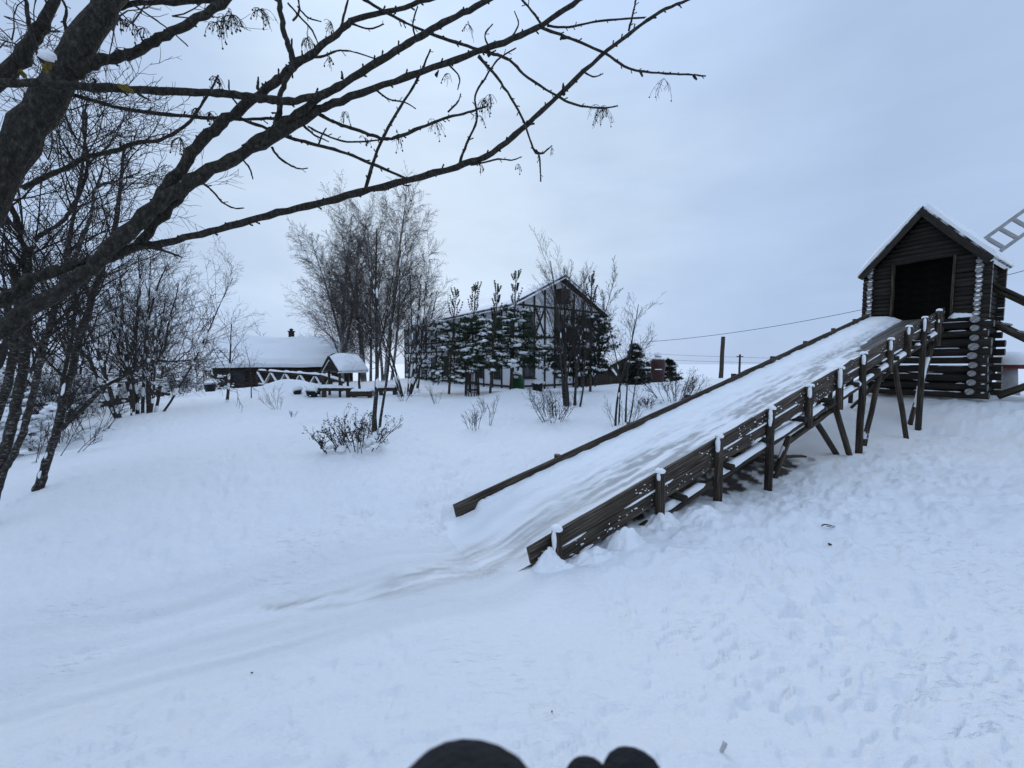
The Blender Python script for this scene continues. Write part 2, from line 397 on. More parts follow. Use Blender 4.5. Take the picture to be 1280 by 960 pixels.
def gfull(X, Y):
    X = np.asarray(X, float); Y = np.asarray(Y, float); Z = gbase(X, Y)
    R = np.hypot(X, Y)
    near = 1 - smooth(25, 60, R)
    ln, al = lane(X, Y); inl = 1 - smooth(.55, 1.15, np.abs(ln))
    ra, aa = ln, al
    # broad drifts
    Z += near * (.10 * fbm(X * .35, Y * .35, 3, 3) + .05 * fbm(X * 1.1, Y * 1.1, 2, 9))
    # trampled snow: pits with soft rims
    tr = smooth(-.05, .25, fbm(X * .45 + 5, Y * .45, 2, 21) + .12)
    right = smooth(0, 2.0, X - .2 * Y) * (1 - smooth(12, 18, R))
    rough = (1 - inl) * near * (.25 + .75 * np.maximum(tr, .6 * right))
    tt_ = (X - NR0.x) * U.x + (Y - NR0.y) * U.y; ta_ = (X - NR0.x) * V.x + (Y - NR0.y) * V.y
    walk = smooth(.2, 1.5, tt_) * (1 - smooth(12.5, 15, tt_)) * smooth(-3.4, -1.6, ta_) * (1 - smooth(-.25, .3, ta_))
    Z += walk * (.05 * fbm(X * 3.1, Y * 3.1, 3, 131) + .04 * smooth(.05, .35, fbm(X * 5.3, Y * 5.3, 2, 137)) - .035 * smooth(.1, .4, fbm(X * 4.6, Y * 4.6, 2, 139)))
    Z += rough * .62 * (.040 * fbm(X * 2.6, Y * 2.6, 4, 31) - .034 * smooth(.12, .42, fbm(X * 6.5, Y * 6.5, 2, 41)) + .028 * smooth(.1, .4, fbm(X * 8.5, Y * 8.5, 2, 44)))
    # wind-scuffed flakes and drag marks, elongated
    cx_, sx_ = math.cos(.5), math.sin(.5); Xr = X * cx_ + Y * sx_; Yr = -X * sx_ + Y * cx_
    Z -= near * (1 - .7 * inl) * .016 * smooth(.20, .34, fbm(Xr * 6, Yr * 19, 2, 47)) * smooth(-.2, .25, fbm(X * .7, Y * .7, 2, 48))
    # small drag marks and crumbs
    Z += near * (1 - .6 * inl) * .010 * fbm(X * 11, Y * 11, 2, 51)
    # sled lane: long grooves, slightly sunk
    Z += inl * (-.03 + .020 * fbm(aa * .7, ra * 13, 3, 61)) * (1 - smooth(12, 14, R))
    return Z
def gz(x, y):
    return float(gfull(np.array([x]), np.array([y]))[0])
def G(px, d, dz=0):                 # ground point seen in pixel column px at depth d
    z = 0.
    for _ in range(6):
        p = W(px, 470, d); z = gz(p.x, p.y)
    return Vector((p.x, p.y, z + dz))

# heaps of cleared snow by the terrace and at the posts of the slide
for px_, d_, r_, h_ in ((345, 20.5, 1.1, .42), (372, 20.5, 1.3, .5), (395, 20, 1.2, .35), (325, 21, 1.0, .3), (449, 7.0, .55, .10), (592, 9, .45, .08), (588, 18.6, .5, .12), (470, 12.5, .5, .22), (592, 11.3, .42, .25), (648, 18, 1.3, .2), (510, 30, 2, .35), (692, 11, .5, .1)):
    p_ = W(px_, 470, d_); mound(p_, r_, h_)
mound(RP(.15, -.32), .55, .10); mound(RP(.9, -.3), .5, .06)
def ground():
    rings = np.concatenate([[.05, .3, .5, .65], .8 * np.exp(np.arange(0, 440) * .0118), [180, 230, 320, 480, 750, 1200]])
    rings = np.unique(rings[rings < 1300])
    front = np.linspace(-62, 62, 820); back = np.concatenate([np.linspace(62, 298, 70)[1:-1]])
    ang = np.radians(np.concatenate([front, back])); nA = len(ang); nR = len(rings)
    X = rings[:, None] * np.sin(ang)[None]; Y = rings[:, None] * np.cos(ang)[None]
    Z = gbase(X, Y)
    R = np.hypot(X, Y); ln, al = lane(X, Y); inl = 1 - smooth(.55, 1.15, np.abs(ln)); ra, aa = ln, al; near = 1 - smooth(25, 60, R)
    Z = gfull(X, Y)
    # footprints
    r = np.random.RandomState(5); fp = []
    def trail(p, q, st=.62, wd=.13):
        d = (q - p); L_ = d.xy.length; n_ = int(L_ / st); nv = Vector((-d.y, d.x, 0)).normalized()
        for i in range(n_):
            c = p + d * (i / n_) + nv * ((i % 2) * 2 - 1) * wd + Vector((r.randn() * .06, r.randn() * .06, 0)); fp.append((c.x, c.y, math.atan2(d.y, d.x) + r.randn() * .2))
    trail(Vector((1.2, 1.4, 0)), RP(3, -.9)); trail(Vector((2.4, 1.5, 0)), RP(7, -1.2)); trail(RP(2, -.8), RP(12, -1.6)); trail(RP(1, -.5), RP(10, -.8)); trail(RP(4, -2), RP(13, -2.4)); trail(Vector((4, 2.5, 0)), RP(12, -3))
    trail(Vector((.4, 1.6, 0)), RP(.5, -.5)); trail(RP(3, -1.2), RP(11, -1)); trail(RP(0, 1.9), G(620, 14)); trail(RP(-.4, 1.7), G(520, 10)); trail(G(420, 6), G(560, 12)); trail(G(610, 8), G(655, 17)); trail(Vector((-2.5, 2.0, 0)), G(300, 6.5))
    trail(RP(6, -3.3), RP(13, -1.1)); trail(Vector((5.2, 3.0, 0)), RP(13.5, -2)); trail(RP(5, -1.6), RP(8.5, -.6)); trail(RP(8.5, -.8), RP(13.2, -.6), .4, .25); trail(RP(7.5, -.4), RP(12.5, -1.3), .45, .3)
    trail(G(360, 7), G(470, 15)); trail(G(560, 6), G(700, 9.5))
    for cx, cy, an in fp:
        dd = (X - cx) ** 2 + (Y - cy) ** 2; sel = dd < .16
        if not sel.any(): continue
        x_ = X[sel] - cx; y_ = Y[sel] - cy; c_, s_ = math.cos(an), math.sin(an)
        u_ = (x_ * c_ + y_ * s_) / .15; v_ = (-x_ * s_ + y_ * c_) / .075
        q_ = u_ ** 2 + v_ ** 2; lv = 1 - inl[sel] * .9; amp = r.uniform(.5, 1.2)
        q_ = q_ * (1 + .9 * fbm(X[sel] * 9, Y[sel] * 9, 2, 55)); q_ = np.maximum(q_, 0)
        Z[sel] += lv * amp * (-.03 * np.exp(-q_ * q_ * .8) + .009 * np.exp(-((np.sqrt(q_) - 1.45) / .35) ** 2))
    v = np.stack([X, Y, Z], -1).reshape(-1, 3)
    i = np.arange(nR - 1)[:, None] * nA; k = np.arange(nA)[None]; k2 = (k + 1) % nA
    b = MB(); b.add(v, np.stack([i + k, i + nA + k, i + nA + k2, i + k2], -1).reshape(-1, 4))
    m = bpy.data.materials.new('snow_ground'); m.use_nodes = True; t = m.node_tree; P = t.nodes['Principled BSDF']; n = t.nodes.new; l = t.links.new
    at = n('ShaderNodeAttribute'); at.attribute_name = 'ice'; at2 = n('ShaderNodeAttribute'); at2.attribute_name = 'lane'
    mxp = n('ShaderNodeMix'); mxp.data_type = 'RGBA'; mxp.inputs['A'].default_value = (*SNOW_C, 1); mxp.inputs['B'].default_value = (.74, .76, .775, 1); l(at2.outputs['Fac'], mxp.inputs['Factor'])
    mx = n('ShaderNodeMix'); mx.data_type = 'RGBA'; l(mxp.outputs['Result'], mx.inputs['A']); mx.inputs['B'].default_value = (.40, .395, .365, 1)
    l(at.outputs['Fac'], mx.inputs['Factor']); l(mx.outputs['Result'], P.inputs['Base Color'])
    rg = n('ShaderNodeMapRange'); rg.inputs['To Min'].default_value = .65; rg.inputs['To Max'].default_value = .5; l(at.outputs['Fac'], rg.inputs['Value']); l(rg.outputs[0], P.inputs['Roughness'])
    P.inputs['Specular IOR Level'].default_value = .25
    co = n('ShaderNodeTexCoord'); n1 = n('ShaderNodeTexNoise'); n1.inputs['Scale'].default_value = 24; n1.inputs['Detail'].default_value = 6; n1.inputs['Roughness'].default_value = .7; l(co.outputs['Object'], n1.inputs['Vector'])
    bp = n('ShaderNodeBump'); bp.inputs['Strength'].default_value = .6; bp.inputs['Distance'].default_value = .03; l(n1.outputs['Fac'], bp.inputs['Height'])
    n2 = n('ShaderNodeTexNoise'); n2.inputs['Scale'].default_value = 6; n2.inputs['Detail'].default_value = 5; mpp = n('ShaderNodeMapping'); mpp.inputs['Rotation'].default_value = (0, 0, .6); mpp.inputs['Scale'].default_value = (.5, 1.8, 1); l(co.outputs['Object'], mpp.inputs[0]); l(mpp.outputs[0], n2.inputs['Vector'])
    bp2 = n('ShaderNodeBump'); bp2.inputs['Strength'].default_value = .35; bp2.inputs['Distance'].default_value = .05; l(n2.outputs['Fac'], bp2.inputs['Height']); l(bp.outputs[0], bp2.inputs['Normal']); l(bp2.outputs[0], P.inputs['Normal'])
    at3 = n('ShaderNodeAttribute'); at3.attribute_name = 'soil_shade'; ms = n('ShaderNodeMix'); ms.data_type = 'RGBA'; l(mx.outputs['Result'], ms.inputs['A']); ms.inputs['B'].default_value = (.05, .04, .03, 1)
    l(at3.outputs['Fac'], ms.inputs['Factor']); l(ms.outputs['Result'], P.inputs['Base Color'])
    mp3 = n('ShaderNodeMapping'); mp3.inputs['Rotation'].default_value = (0, 0, -.55); mp3.inputs['Scale'].default_value = (1, 3.6, 1); l(co.outputs['Object'], mp3.inputs[0])
    n3 = n('ShaderNodeTexNoise'); n3.inputs['Scale'].default_value = 8.5; n3.inputs['Detail'].default_value = 3; l(mp3.outputs[0], n3.inputs['Vector'])
    r3 = n('ShaderNodeMapRange'); r3.inputs['From Min'].default_value = .57; r3.inputs['From Max'].default_value = .74; r3.inputs['To Min'].default_value = 0; r3.inputs['To Max'].default_value = -1; l(n3.outputs['Fac'], r3.inputs['Value'])
    bp3 = n('ShaderNodeBump'); bp3.inputs['Strength'].default_value = .5;
    n4 = n('ShaderNodeTexNoise'); n4.inputs['Scale'].default_value = .8; n4.inputs['Detail'].default_value = 3; l(co.outputs['Object'], n4.inputs['Vector']); r4 = n('ShaderNodeMapRange'); r4.inputs['From Min'].default_value = .42; r4.inputs['From Max'].default_value = .66; r4.inputs['To Min'].default_value = .10; r4.inputs['To Max'].default_value = .55; l(n4.outputs['Fac'], r4.inputs['Value']); l(r4.outputs[0], bp3.inputs['Strength']); bp3.inputs['Distance'].default_value = .03; l(r3.outputs[0], bp3.inputs['Height']); l(bp2.outputs[0], bp3.inputs['Normal']); l(bp3.outputs[0], P.inputs['Normal'])
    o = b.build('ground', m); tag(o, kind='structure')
    ic = ice_mask(X, Y) * np.clip(.50 + 1.5 * fbm(aa * 1.5 + 3, ra * 19, 4, 71), 0, 1) * .75
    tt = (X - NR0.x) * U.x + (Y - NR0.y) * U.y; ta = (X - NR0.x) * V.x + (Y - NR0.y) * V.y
    so_ = smooth(.8, 1.6, tt) * (1 - smooth(5.5, 7.5, tt)) * smooth(-.05, .2, ta) * (1 - smooth(1.2, 1.5, ta)); so_ = smooth(.35, .6, so_ * (.75 + 1.2 * fbm(X * 5, Y * 5, 3, 120)))  # mask: bare litter under the slide, with the chute's shade painted in
    for nm, arr in (('soil_shade', so_), ('ice', ic), ('lane', inl * np.clip(.5 + .9 * fbm(aa * .5, ra * 6, 3, 81), 0, 1) * (1 - smooth(9, 12, R)))):
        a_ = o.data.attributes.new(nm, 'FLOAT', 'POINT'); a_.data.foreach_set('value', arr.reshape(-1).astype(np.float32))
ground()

# ------------------------------------------------------------------ the wooden sled slide
slide = thing('sled_slide', Vector((RP(0, .75).x, RP(0, .75).y, gz(RP(0, .75).x, RP(0, .75).y))), 'long dark wooden sled slide with snowy icy chute running down from the log hut', 'slide')
LT = LH - .05
DECK = -.27                                    # deck top relative to the rail-top plane
nP = 9; pw = SW / nP
for i in range(nP):
    a = (i + .5) * pw
    t0 = 1.0 + rs.rand() * .1; tm = 6.4 + rs.randn() * .9
    board('deck_plank', RP(t0, a, DECK - .025), RP(tm, a, DECK - .025), pw - .012, .045, M['deck'], slide, NRM)
    board('deck_plank', RP(tm + .01, a, DECK - .025), RP(LT, a, DECK - .025), pw - .012, .045, M['deck'], slide, NRM)
# near side boards, two courses, in four lengths each
cuts = [0.0, 4.1, 7.6, 10.5, LT]
for row, (zc, hh) in enumerate(((-.095, .185), (-.295, .185))):
    for i in range(4):
        sh = .35 * row if 0 < i else 0
        a0 = cuts[i] + (sh if i else (.35 if row else 0)); a1 = cuts[i + 1] + (.35 * row if i < 3 else 0)
        b_ = board('side_board', RP(a0 + .004, -.03 + rs.randn() * .003, zc), RP(a1, -.03 + rs.randn() * .003, zc), .042, hh, M['plank'], slide, NRM, .006)
# far side boards (two courses; inner face shows)
fc = [-.18, 3.6, 7.2, 10.4, LT]
for row, zc in enumerate((-.09, -.275)):
    for i in range(4):
        board('side_board', RP(fc[i] + .004, SW + .03, zc), RP(fc[i + 1], SW + .03, zc), .045, .175, M['plank'], slide, NRM, .006)
# snow caught between near courses and on top of the far board
def snow_strip(name, pts, wid, thick, parent, seed, dens=1.0, upv=None, gaps=.0, freq=2.1):
    """ridge of snow lying along a polyline; ragged in width and thickness"""
    P_ = [Vector(p) for p in pts]; L_ = sum((P_[i + 1] - P_[i]).length for i in range(len(P_) - 1)); n_ = max(4, int(L_ / .05 * dens))
    r = np.random.RandomState(seed); out = []; runs = []; ph = r.rand() * 50
    for k in range(n_ + 1):
        s_ = L_ * k / n_; q = s_
        for i in range(len(P_) - 1):
            l_ = (P_[i + 1] - P_[i]).length
            if q <= l_ or i == len(P_) - 2: p = P_[i].lerp(P_[i + 1], min(1, q / l_)); dr = (P_[i + 1] - P_[i]).normalized(); break
            q -= l_
        g = float(fbm(np.array([s_ * freq + ph]), np.array([ph]), 3, seed)[0]) + .5
        on = g > gaps
        if on: out.append((p, dr, g))
        elif len(out) > 2: runs.append(out); out = []
        else: out = []
    if len(out) > 2: runs.append(out)
    b = MB()
    for run in runs:
        v = []; m_ = len(run)
        for k, (p, dr, g) in enumerate(run):
            side = dr.cross(Vector((0, 0, 1)) if upv is None else Vector(upv)).normalized(); up = side.cross(dr) if upv is None else Vector(upv)
            tap = min(1, (k + .15) / 2, (m_ - 1 - k + .15) / 2)
            ww = wid * .5 * (.75 + .5 * g) * (.5 + .5 * tap); th = thick * (.6 + .8 * g) * tap
            for c_, h_ in ((-1, -.06), (-.96, .45), (-.55, .92), (0, 1.05), (.55, .9), (.96, .42), (1, -.06)):
                j = r.randn() * .05
                v.append(p + side * (ww * (c_ + j)) + up * (th * (h_ + j)))
        i = np.arange(m_ - 1)[:, None] * 7; k = np.arange(6)[None]
        b.add([tuple(x) for x in v], np.stack([i + k, i + k + 1, i + 7 + k + 1, i + 7 + k], -1).reshape(-1, 4))
    if b.empty(): return None
    return b.build(name, M['snow'], parent)
snow_strip('snow', [RP(.4, -.04, -.2), RP(LT, -.04, -.2)], .05, .014, slide, 3, gaps=.5)
snow_strip('snow', [RP(.5, -.045, -.385), RP(LT, -.045, -.385)], .06, .016, slide, 4, gaps=.62)
snow_strip('snow', [RP(.1, SW - .005, DECK + .03), RP(LT, SW - .005, DECK + .03)], .14, .10, slide, 5, gaps=.25)
fl = MB(); nf = 320; ft = rs.rand(nf) ** 1.3 * LT; fz = np.where(rs.rand(nf) < .5, -.03 - rs.rand(nf) * .14, -.22 - rs.rand(nf) * .15)
blobs(fl, [tuple(RP(a_, -.052, b_)) for a_, b_ in zip(ft, fz)], [(.008 + .03 * rs.rand() ** 2, .004, .004 + .009 * rs.rand()) for _ in range(nf)], 77, rough=.4, rotz=np.full(nf, math.atan2(U.y, U.x)))
fl.build('snow', M['snow'], slide)
# stringer log under the near side, its snow, joists
tS0, tS1 = t_at(800), LT - .3
STR = -.60
log('stringer', RP(tS0, -.02, STR), RP(6.6, -.02, STR), .055, .06, M['post'], slide, endm=M['endgrey'])
log('stringer', RP(6.4, -.05, STR + .005), RP(tS1, -.05, STR + .01), .055, .06, M['post'], slide, endm=M['endgrey'])
log('stringer', RP(1.2, SW + .02, STR), RP(LT - .2, SW + .02, STR), .06, .06, M['post'], slide, endm=M['endgrey'])
snow_strip('snow', [RP(tS0 + .05, -.02, STR + .045), RP(6.4, -.02, STR + .045)], .11, .06, slide, 11, gaps=.16)
snow_strip('snow', [RP(6.45, -.05, STR + .05), RP(tS1, -.05, STR + .055)], .11, .06, slide, 12, gaps=.16)
for i, t in enumerate(np.arange(2.3, LT, 1.05)):
    log('joist', RP(t, -.16, -.47), RP(t, SW + .1, -.47), .05, .05, M['log'], slide, endm=M['black'])
# posts
def cap_snow(parent, p, r, h, seed):
    b = MB(); n_ = 10; rr = np.random.RandomState(seed); v = []
    for j, (k, z) in enumerate(((1.02, -.02), (1.08, .25 * h), (.85, .75 * h), (.4, h))):
        for i in range(n_):
            th = i * 6.283 / n_; q = k * r * (1 + rr.randn() * .06); v.append((p.x + q * math.cos(th), p.y + q * math.sin(th), p.z + z + rr.randn() * .003))
    v.append((p.x, p.y, p.z + h * 1.02))
    i = np.arange(3)[:, None] * n_; k = np.arange(n_)[None]; k2 = (k + 1) % n_
    b.add(v, np.stack([i + k, i + k2, i + n_ + k2, i + n_ + k], -1).reshape(-1, 4)); b.f.append((np.array([[30 + j, 30 + (j + 1) % n_, 40] for j in range(n_)]), 0, True))
    return b.build('snow_cap', M['snow'], parent)
allposts = [(px, a_, b_) for px, a_, b_ in POSTS] + [(1013, 482, 535), (1051, 460, 512), (1114, 424, 464), (1136, 408, 447), (1174, 388, 432)]
for i, (px, yt, yb) in enumerate(allposts):
    t = t_at(px, -.11); p = RP(t, -.11)
    zt = z_at(px, yt, -.11); zb = z_at(px, yb, -.11)
    if i < 6: zb = gz(p.x, p.y) - .25
    lean = rs.randn() * .012
    o = log('post', (p.x, p.y, zb), (p.x + lean, p.y + lean, zt), .060, .056, M['post'], slide, 12, M['endgrey'])
    cap_snow(o, Vector((p.x + lean, p.y + lean, zt)), .057, .025 + rs.rand() * .02, i)
    # driven snow stuck to the windward side of the post
    side = (-U * .95 - V * .3).normalized(); zl = max(zb, zt - rs.uniform(.16, .42))
    snow_strip('snow', [Vector((p.x + lean, p.y + lean, zt)) + side * .048, Vector((p.x, p.y, zl)) + side * .05], .055, .02, o, 60 + i, dens=1.4, upv=side, gaps=.2)
# far posts
for t in (1.6, 3.2, 4.8, 6.4, 8.0, 9.6, 11.2, 12.6):
    p = RP(t, SW + .12); z0 = gz(p.x, p.y) - .2
    log('post', (p.x, p.y, z0), (p.x, p.y, RP(t, 0, -.02 + .03 * rs.rand()).z), .055, .05, M['post'], slide, 10, M['endgrey'])
# leaning legs and braces
def leg(px0, py0, px1, py1, a0=-.06, a1=-.06, r=.05, snow=True, ground_end=True):
    A_ = RP(t_at(px0, a0), a0); A_.z = z_at(px0, py0, a0); B_ = RP(t_at(px1, a1), a1); B_.z = z_at(px1, py1, a1)
    if ground_end:
        B_.z = min(B_.z, gz(B_.x, B_.y) + .02); B_ = B_ + (B_ - A_).normalized() * .12
    o = log('brace', A_, B_, r, r, M['post'], slide, 10, M['endgrey'])
    return o, A_, B_
for a in ((1021, 525, 1053, 571, .1, .1), (1045, 505, 1067, 567, -.05, -.12), (1120, 452, 1141, 539, -.05, -.1), (989, 545, 972, 598, -.03, .1), (1102, 465, 1087, 540, -.02, .12), (1168, 430, 1146, 530, -.02, .1), (1050, 508, 988, 552, .05, .05)):
    o, A_, B_ = leg(*a, ground_end=a[1] != 508)
    if a[0] in (989, 1102, 1168): snow_strip('snow', [A_.lerp(B_, .15) + Vector((0, 0, .03)), A_.lerp(B_, .92) + Vector((0, 0, .03))], .09, .05, slide, int(a[0]), gaps=.1)
for t, tb in ((5.6, 5.0), (9.2, 8.6), (11.8, 11.3)):
    p = RP(t, SW, STR); q = RP(tb, SW + .5); log('brace', p, (q.x, q.y, gz(q.x, q.y) - .1), .05, .05, M['post'], slide, 10)
for t in (4.2, 8.7, 12.0):
    p = RP(t, .05, STR - .05); q = RP(t, SW - .1); log('brace', p, (q.x, q.y, gz(q.x, q.y) + .05), .04, .04, M['post'], slide, 8)
# snow in the chute: thick on the far side, worn through to the planks beside the near rail higher up
def chute():
    nt_, na = 560, 70; ts = np.linspace(-.62, LT - .02, nt_)[:, None]; as_ = np.linspace(.0, SW, na)[None, :]
    T = ts + 0 * as_; A_ = as_ + 0 * ts; q = A_ / SW
    h = .085 + .09 * smooth(.45, 1.0, q) - .05 * smooth(7.5, 11, T) * (1 - smooth(.4, .7, q))
    groove = np.exp(-((q - .28) / .2) ** 2)
    wear = groove * (.035 + .05 * smooth(7.5, 12, T))
    top = smooth(9.5, 12.8, T) * (1 - smooth(.38, .66, q)) * .07
    h = h - wear - top + .010 * fbm(T * 2.0, A_ * 12, 3, 91) + .022 * fbm(T * 4.5, A_ * 6, 4, 95)
    foot = 1 - smooth(-.45, .7, T)
    P0 = np.array(NR0); u = np.array(U); v_ = np.array(V)
    p = P0[None, None] + T[..., None] * u + A_[..., None] * v_
    p[..., 2] += SLOPE * T + DECK + h; gb = gfull(p[..., 0], p[..., 1]) + .02; bl = smooth(-.55, .9, T); p[..., 2] = p[..., 2] * bl + gb * (1 - bl) - .06 * (1 - smooth(-.62, -.25, T)) - .03 * (1 - smooth(-.3, .2, T)) * (1 - smooth(0, .15, q) * (1 - smooth(.85, 1, q)))
    b = MB(); i = np.arange(nt_ - 1)[:, None] * na; k = np.arange(na - 1)[None]
    b.add(p, np.stack([i + k, i + na + k, i + na + k + 1, i + k + 1], -1).reshape(-1, 4)[:, ::-1])
    m = bpy.data.materials.new('chute_snow'); m.use_nodes = True; t = m.node_tree; Pn = t.nodes['Principled BSDF']; n = t.nodes.new; l = t.links.new
    at = n('ShaderNodeAttribute'); at.attribute_name = 'ice'; at2 = n('ShaderNodeAttribute'); at2.attribute_name = 'lane'
    mxp = n('ShaderNodeMix'); mxp.data_type = 'RGBA'; mxp.inputs['A'].default_value = (*SNOW_C, 1); mxp.inputs['B'].default_value = (.74, .76, .775, 1); l(at2.outputs['Fac'], mxp.inputs['Factor'])
    mx = n('ShaderNodeMix'); mx.data_type = 'RGBA'; l(mxp.outputs['Result'], mx.inputs['A']); mx.inputs['B'].default_value = (.27, .27, .255, 1)
    l(at.outputs['Fac'], mx.inputs['Factor']); l(mx.outputs['Result'], Pn.inputs['Base Color'])
    rg = n('ShaderNodeMapRange'); Pn.inputs['Specular IOR Level'].default_value = .25; rg.inputs['To Min'].default_value = .65; rg.inputs['To Max'].default_value = .5; l(at.outputs['Fac'], rg.inputs['Value']); l(rg.outputs[0], Pn.inputs['Roughness'])
    co = n('ShaderNodeTexCoord'); n1 = n('ShaderNodeTexNoise'); n1.inputs['Scale'].default_value = 22; n1.inputs['Detail'].default_value = 6; l(co.outputs['Object'], n1.inputs['Vector'])
    bp = n('ShaderNodeBump'); bp.inputs['Strength'].default_value = .45; bp.inputs['Distance'].default_value = .02; l(n1.outputs['Fac'], bp.inputs['Height']); l(bp.outputs[0], Pn.inputs['Normal'])
    o = b.build('snow', m, slide); o['label'] = 'packed snow and grey ice filling the chute'
    ice = np.clip(np.exp(-((q - .29) / .27) ** 2) * (.50 + 2.6 * (fbm(T * 1.2, A_ * 13, 4, 99) + .08)) * (.9 + 1.3 * fbm(T * 7, A_ * 24, 2, 103)), 0, 1) * .72
    ln, al = lane(p[..., 0], p[..., 1]); gi = ice_mask(p[..., 0], p[..., 1]) * np.clip(.50 + 1.5 * fbm(al * 1.5 + 3, ln * 19, 4, 71), 0, 1) * .6; k2_ = smooth(.2, 2.2, T); ice = gi * (1 - k2_) + ice * k2_
    inl = (1 - smooth(.55, 1.15, np.abs(ln))) * np.clip(.5 + .9 * fbm(al * .5, ln * 6, 3, 81), 0, 1) * (1 - k2_)
    a_ = o.data.attributes.new('lane', 'FLOAT', 'POINT'); a_.data.foreach_set('value', inl.reshape(-1).astype(np.float32))
    a_ = o.data.attributes.new('ice', 'FLOAT', 'POINT'); a_.data.foreach_set('value', ice.reshape(-1).astype(np.float32))
chute()
# snow piled against the lowest posts and boards
def heap(name, p, sx, sy, h, parent, seed, label=None):
    n_ = 44; g = np.linspace(-1, 1, n_); X_, Y_ = np.meshgrid(g, g); R2 = X_ ** 2 + Y_ ** 2
    R2 = R2 * (1 + .5 * fbm(X_ * 1.3 + 4, Y_ * 1.3, 2, seed + 9)); Z_ = np.exp(-np.clip(R2 * 3.0, 0, None) ** 1.25) * h * (1 + .7 * fbm(X_ * 2.4, Y_ * 2.4, 3, seed)) + .05 * fbm(X_ * 5, Y_ * 5, 3, seed + 3) * np.exp(-R2 * 2) - .09 * R2
    x = p.x + X_ * sx * U.x - Y_ * sy * U.y; y = p.y + X_ * sx * U.y + Y_ * sy * U.x
    z = gfull(x, y) + Z_
    b = MB(); i = np.arange(n_ - 1)[:, None] * n_; k = np.arange(n_ - 1)[None]
    b.add(np.stack([x, y, z], -1), np.stack([i + k, i + k + 1, i + n_ + k + 1, i + n_ + k], -1).reshape(-1, 4))
    return b.build(name, M['snow'], parent, origin=p)
t1 = t_at(762); heap('snow', RP(t1, -.20), .40, .34, .17, slide, 5)
heap('snow', RP(t_at(680), -.12), .32, .26, .15, slide, 8); heap('snow', RP(t_at(722), -.2), .45, .34, .07, slide, 9)
heap('snow', RP(t_at(818), -.12), .4, .34, .08, slide, 10); heap('snow', RP(t_at(850), -.3), .5, .4, .07, slide, 15)

# fallen plank pieces and bare ground litter under the chute
bd = thing('broken_boards', G(0, 5), 'broken dark boards lying in the snow under the slide', 'boards')
p = RP(t_at(1000), .45); p.z = gz(p.x, p.y); bd.location = p; WM[bd.name] = Matrix.Translation(p)
for k_, (dx_, dy_, an_, l_) in enumerate(((-.3, .1, .5, .8), (.1, .35, 2.9, .6), (.5, .2, .2, .7), (-.1, -.2, 2.4, .5))):
    c_ = p + Vector((dx_, dy_, .03)); d_ = Vector((math.cos(an_), math.sin(an_), .05)) * l_ / 2
    A_, B_ = c_ - d_, c_ + d_; A_.z = gz(A_.x, A_.y) + .03 + .03 * k_; B_.z = gz(B_.x, B_.y) + .05 + .03 * k_
    board('plank', A_, B_, .12, .03, M['plank'], bd)

# ------------------------------------------------------------------ log hut on its open log crib
hut = thing('log_hut', Vector((HC.x, HC.y, HZ0)), 'dark log hut with gable roof and black doorway at the top of the slide', 'hut')
HW, HD = 2.14, 1.62                  # wall to wall across (V) and deep (U)
ZF = HC.z                            # floor
def HP(a, d, z): return Vector((HC.x, HC.y, 0)) + V * a + U * d + Vector((0, 0, z))
def hlog(a0, d0, a1, d1, z, r, endm=None, name='log'):
    j = rs.randn() * .006
    return log(name, HP(a0, d0, z + j), HP(a1, d1, z + j), r * (1 + rs.randn() * .07), r * (1 + rs.randn() * .07), M['log'], hut, 12, endm or M['end'])
nl = 9; sp = (ZF - HZ0) / nl
for i in range(nl):
    z = HZ0 + .06 + i * sp; r = .098 + rs.randn() * .005; e = .25 + rs.randn() * .025
    for d in (0, HD):
        o = hlog(-e, d, HW + e * .6, d, z, r, M['endgrey'])
        if d == 0: snow_strip('snow', [HP(-e + .02, -.01, z + r - .02), HP(-.1, -.01, z + r - .02)], .12, .035, o, 200 + i); snow_strip('snow', [HP(.12, -.02, z + r - .018), HP(HW - .1, -.04, z + r - .022)], .09, .022, o, 230 + i, gaps=.38)
    z2 = z + sp / 2
    for a in (0, HW):
        o = hlog(a + rs.randn() * .012, -.24 + rs.randn() * .05, a + rs.randn() * .012, HD + .13, z2, .085, M['end'])
nu = 14; zt = W(1222, 316, 10.0).z; su = (zt - ZF) / nu
DA0, DA1 = .47, 1.66; DH = ZF + 1.70
APEX = 5.78; CEN = HW / 2
slope_h = (APEX - zt) / CEN
for i in range(nu + 11):
    z = ZF + .05 + i * su
    if z > APEX - .12: break
    r = su * .54
    if z < zt:
        a0, a1 = -.2, HW + .2
    else:
        hwid = max(.05, (APEX - .06 - z) / slope_h); a0, a1 = CEN - hwid + .02, CEN + hwid - .02
    em = M['log'] if z > zt else M['endgrey']
    if z < DH:
        hlog(a0, 0, DA0 - .03, 0, z, r, em); hlog(DA1 + .03, 0, a1, 0, z, r, em)
    else: hlog(a0, 0, a1, 0, z, r, em)
    hlog(a0, HD, a1, HD, z, r, em)
    if z < zt:
        for a in (0, HW): hlog(a, -.16 + rs.randn() * .03, a, HD + .12, z + su * .5, r * 1.02, M['end'])
